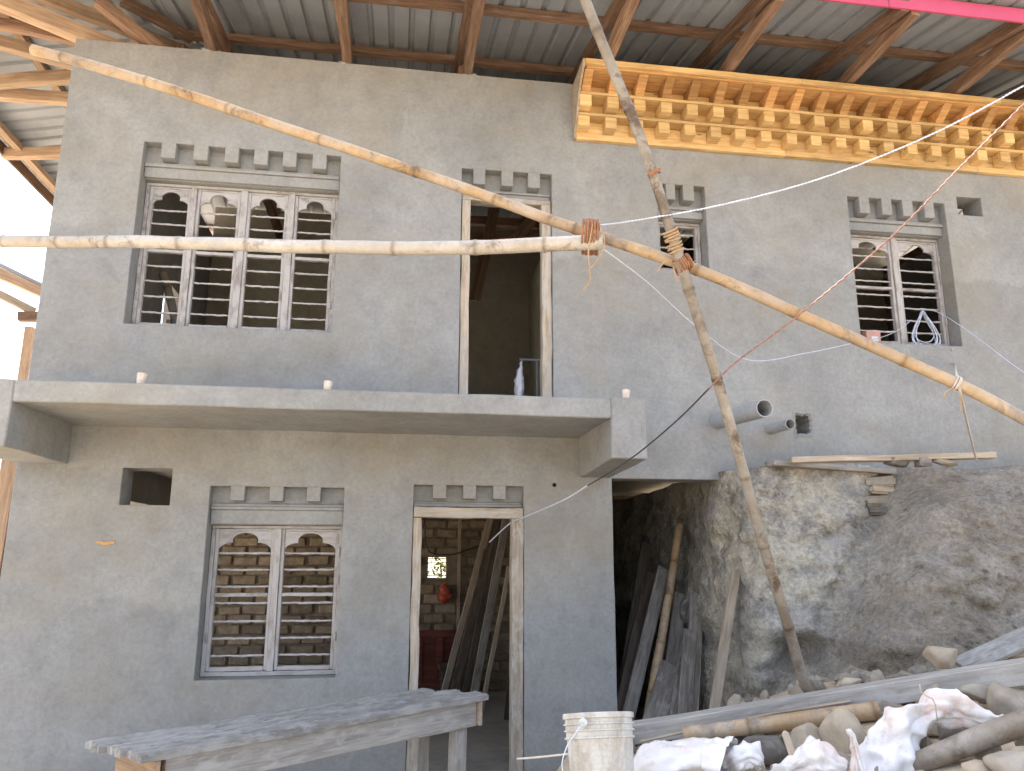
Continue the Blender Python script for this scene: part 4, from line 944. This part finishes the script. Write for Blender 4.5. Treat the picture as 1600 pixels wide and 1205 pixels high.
timber('apron', bp(.12, .03, -.125), bp(2.29, .03, -.125), .03, .16, M['wood_pale'], bn, jit=.003); timber('apron', bp(.12, .46, -.125), bp(2.2, .46, -.125), .03, .16, M['wood_grey'], bn, jit=.003)
timber('end_apron', bp(.07, .0, -.125), bp(.07, .46, -.125), .04, .15, M['wood_orange'], bn); timber('end_apron', bp(2.31, -.01, -.12), bp(2.31, .44, -.12), .03, .17, M['wood_tan'], bn)
for (u, v, mtl) in ((.16, .075, 'wood_orange'), (.16, .42, 'wood_tan'), (2.17, .085, 'wood_pale'), (2.12, .415, 'wood_pale')): timber('leg', Vector((bp(u, v, 0).x, bp(u, v, 0).y, .25)), bp(u+.01, v, -.045), .105, .075, M[mtl], bn, up=tuple(V_), jit=.004)
timber('stretcher', Vector((*bp(2.14, .1, 0).xy, .42)), Vector((*bp(2.1, .42, 0).xy, .42)), .04, .08, M['wood_tan'], bn)

# ================================================================== BAMBOO SCAFFOLD, ROPES AND WIRES
PA = [(52, 78, 5.0), (160, 107, 4.92), (290, 147, 4.82), (445, 200, 4.7), (600, 251, 4.57), (740, 300, 4.44), (905, 359, 4.27), (1010, 395, 4.17), (1068, 414, 4.13), (1130, 438, 4.08), (1245, 489, 3.98), (1370, 545, 3.88), (1500, 603, 3.78), (1600, 655, 3.7), (1760, 740, 3.58)]
tag(bamboo('bamboo_pole', [at(*p) for p in PA], .035, .0285, M['bamboo'], .62, 3), 'long tan bamboo pole slanting down across the whole front', 'bamboo', 'scaffold bamboo')
PB = [(-260, 379, 4.9), (0, 377.5, 4.68), (240, 379, 4.5), (480, 385, 4.38), (700, 388, 4.27), (850, 382, 4.17), (942, 378, 4.10)]
tag(bamboo('bamboo_pole', [at(*p) for p in PB], .035, .041, M['bamboo_pale'], .42, 6), 'bleached horizontal bamboo pole across the four pane window', 'bamboo', 'scaffold bamboo')
PC = [(840, -190, 3.8), (914, 0, 3.9), (966, 130, 3.96), (1020, 270, 4.0), (1062, 405, 4.05), (1110, 560, 4.14), (1150, 695, 4.22), (1188, 835, 4.3), (1224, 955, 4.38), (1263, 1085, 4.5), (1275, 1125, 4.53)]
tag(bamboo('bamboo_pole', [at(*p) for p in PC], .026, .031, M['bamboo_dirty'], .50, 9), 'stained bamboo pole standing almost upright on the earth in front of the bank', 'bamboo', 'scaffold bamboo')
def lashing(name, label, c, axis, up, a, b_, width, turns, r, mtl, ends=(), seed=0):
    axis = axis.normalized(); e1 = (up-axis*up.dot(axis)).normalized(); e2 = axis.cross(e1); rr = random.Random(seed); P = []; k = turns*18
    for i in range(k+1):
        th = 2*math.pi*i/18; f = i/k; cs, sn = math.cos(th), math.sin(th); jj = 1+.07*noise.noise(Vector((i*.11, seed*5, 0))); P.append(c+e1*a*jj*math.copysign(abs(cs)**.62, cs)+e2*b_*jj*math.copysign(abs(sn)**.62, sn)+axis*(width*(f-.5)+.014*noise.noise(Vector((i*.07, seed*9, 3)))))
    t = thing(name, tuple(c), label, 'rope', 'rope lashings on the bamboo')
    MB().tube(P, r, 7).build('coil', M[mtl], t, smooth=True)
    for e in ends: MB().tube(resample(spline(e, 8), .02), r*.62, 6).build('loose_end', M['rope_tan'], t, smooth=True)
    return t
ax = (at(1000, 385, 4.15)-at(850, 380, 4.2))
lashing('rope_lashing', 'thick coil of brown rope tying the bleached pole to the slanting pole', at(923, 371, 4.175), ax, Vector((0, 0, 1)), .076, .112, .085, 8, .0055, 'rope',
        [[at(926, 350, 4.06), at(920, 390, 4.05), at(921, 420, 4.07), at(922, 438, 4.08), at(911, 455, 4.08)], [at(937, 352, 4.07), at(945, 378, 4.03), at(937, 402, 4.05), at(922, 420, 4.07)], [at(898, 372, 4.10), at(885, 386, 4.1), at(876, 391, 4.12)]], 1)
cx = at(1075, 450, 4.08)-at(1050, 370, 4.04)
lashing('rope_lashing', 'tan rope wound round the upright pole above the crossing', at(1052, 377, 4.04), cx, Vector((1, 0, 0)), .034, .034, .13, 7, .006, 'rope_tan', [], 2)
lashing('rope_lashing', 'brown rope knot where the upright and slanting poles cross', at(1066, 413, 4.09), at(1090, 400, 4.1)-at(1045, 425, 4.1), at(1052, 390, 4.1)-at(1080, 440, 4.1), .038, .074, .075, 7, .0055, 'rope',
        [[at(1050, 410, 4.0), at(1040, 408, 4.0), at(1030, 420, 4.02), at(1027, 426, 4.02)], [at(1052, 416, 4.0), at(1056, 432, 4.0), at(1061, 442, 4.0)]], 3)
lashing('rope_lashing', 'single loop of rope high on the upright pole', at(1022, 270, 4.0), cx+Vector((.05, 0, .0)), Vector((1, 0, 0)), .031, .031, .012, 2, .005, 'rope', [], 4)
lashing('rope_lashing', 'frayed string tied round the slanting pole below the right hand window', at(1494, 600, 3.785), at(1560, 632, 3.74)-at(1440, 575, 3.83), Vector((0, 0, 1)), .034, .034, .02, 3, .004, 'string', [[at(1490, 607, 3.73), at(1478, 612, 3.73), at(1474, 624, 3.74)], [at(1497, 606, 3.73), at(1502, 632, 3.74), at(1500, 645, 3.75)]], 5)
tag(wire('pale_cord', [pt(1488, 545, -.03), pt(1492, 570, -.1), at(1497, 598, 3.86), at(1510, 655, 4.7), at(1522, 705, 5.7), at(1526, 720, 5.95)], M['string'], .008), 'pale cord hanging from the right hand window down to the bank', 'cord')
tag(twisted('twisted_wire', [at(935, 352, 4.08), at(990, 345, 4.0), at(1120, 322, 3.9), at(1280, 280, 3.8), at(1450, 213, 3.7), at(1600, 134, 3.6), at(1760, 40, 3.5)], M['wire_white'], .0022, .035), 'white twisted wire rising from the rope coil to the upper right', 'wire')
tag(twisted('twisted_wire', [at(941, 388, 4.12), at(1010, 440, 4.25), at(1090, 512, 4.5), at(1170, 563, 4.9), at(1260, 552, 5.5), at(1340, 535, 6.2), pt(1378, 527, .03), pt(1405, 515, .08), pt(1424, 500, .10)], M['wire_white'], .0022, .035), 'white twisted wire sagging from the rope coil to the right hand window', 'wire')
tag(twisted('twisted_wire', [pt(1438, 482, .11), pt(1460, 486, .08), pt(1482, 497, -.02), at(1530, 530, 6.2), at(1600, 582, 5.7), at(1700, 640, 5.2)], M['wire_white'], .0022, .035), 'white twisted wire running from the wire coil out past the right edge', 'wire')
tag(twisted('red_wire', [at(1740, 25, 3.3), at(1600, 163, 3.4), at(1500, 262, 3.5), at(1390, 373, 3.6), at(1245, 495, 3.72), at(1150, 566, 3.85), at(1108, 607, 3.95)], M['wire_red'], .0027, .08), 'reddish wire crossing in front of the slanting pole on the right', 'wire')
tag(wire('black_wire', [at(1108, 607, 3.95), at(1060, 655, 4.2), at(1000, 706, 4.6), at(955, 737, 5.0), at(918, 759, 5.3)], M['wire_black'], .0048), 'black wire running down past the canopy beam', 'wire')
tag(wire('white_wire', [at(918, 759, 5.3), at(880, 782, 5.7), at(820, 808, 6.3), pt(797, 818, .1), pt(765, 847, .4)], M['wire_white'], .0065), 'white wire running from the canopy corner into the ground floor doorway', 'wire')
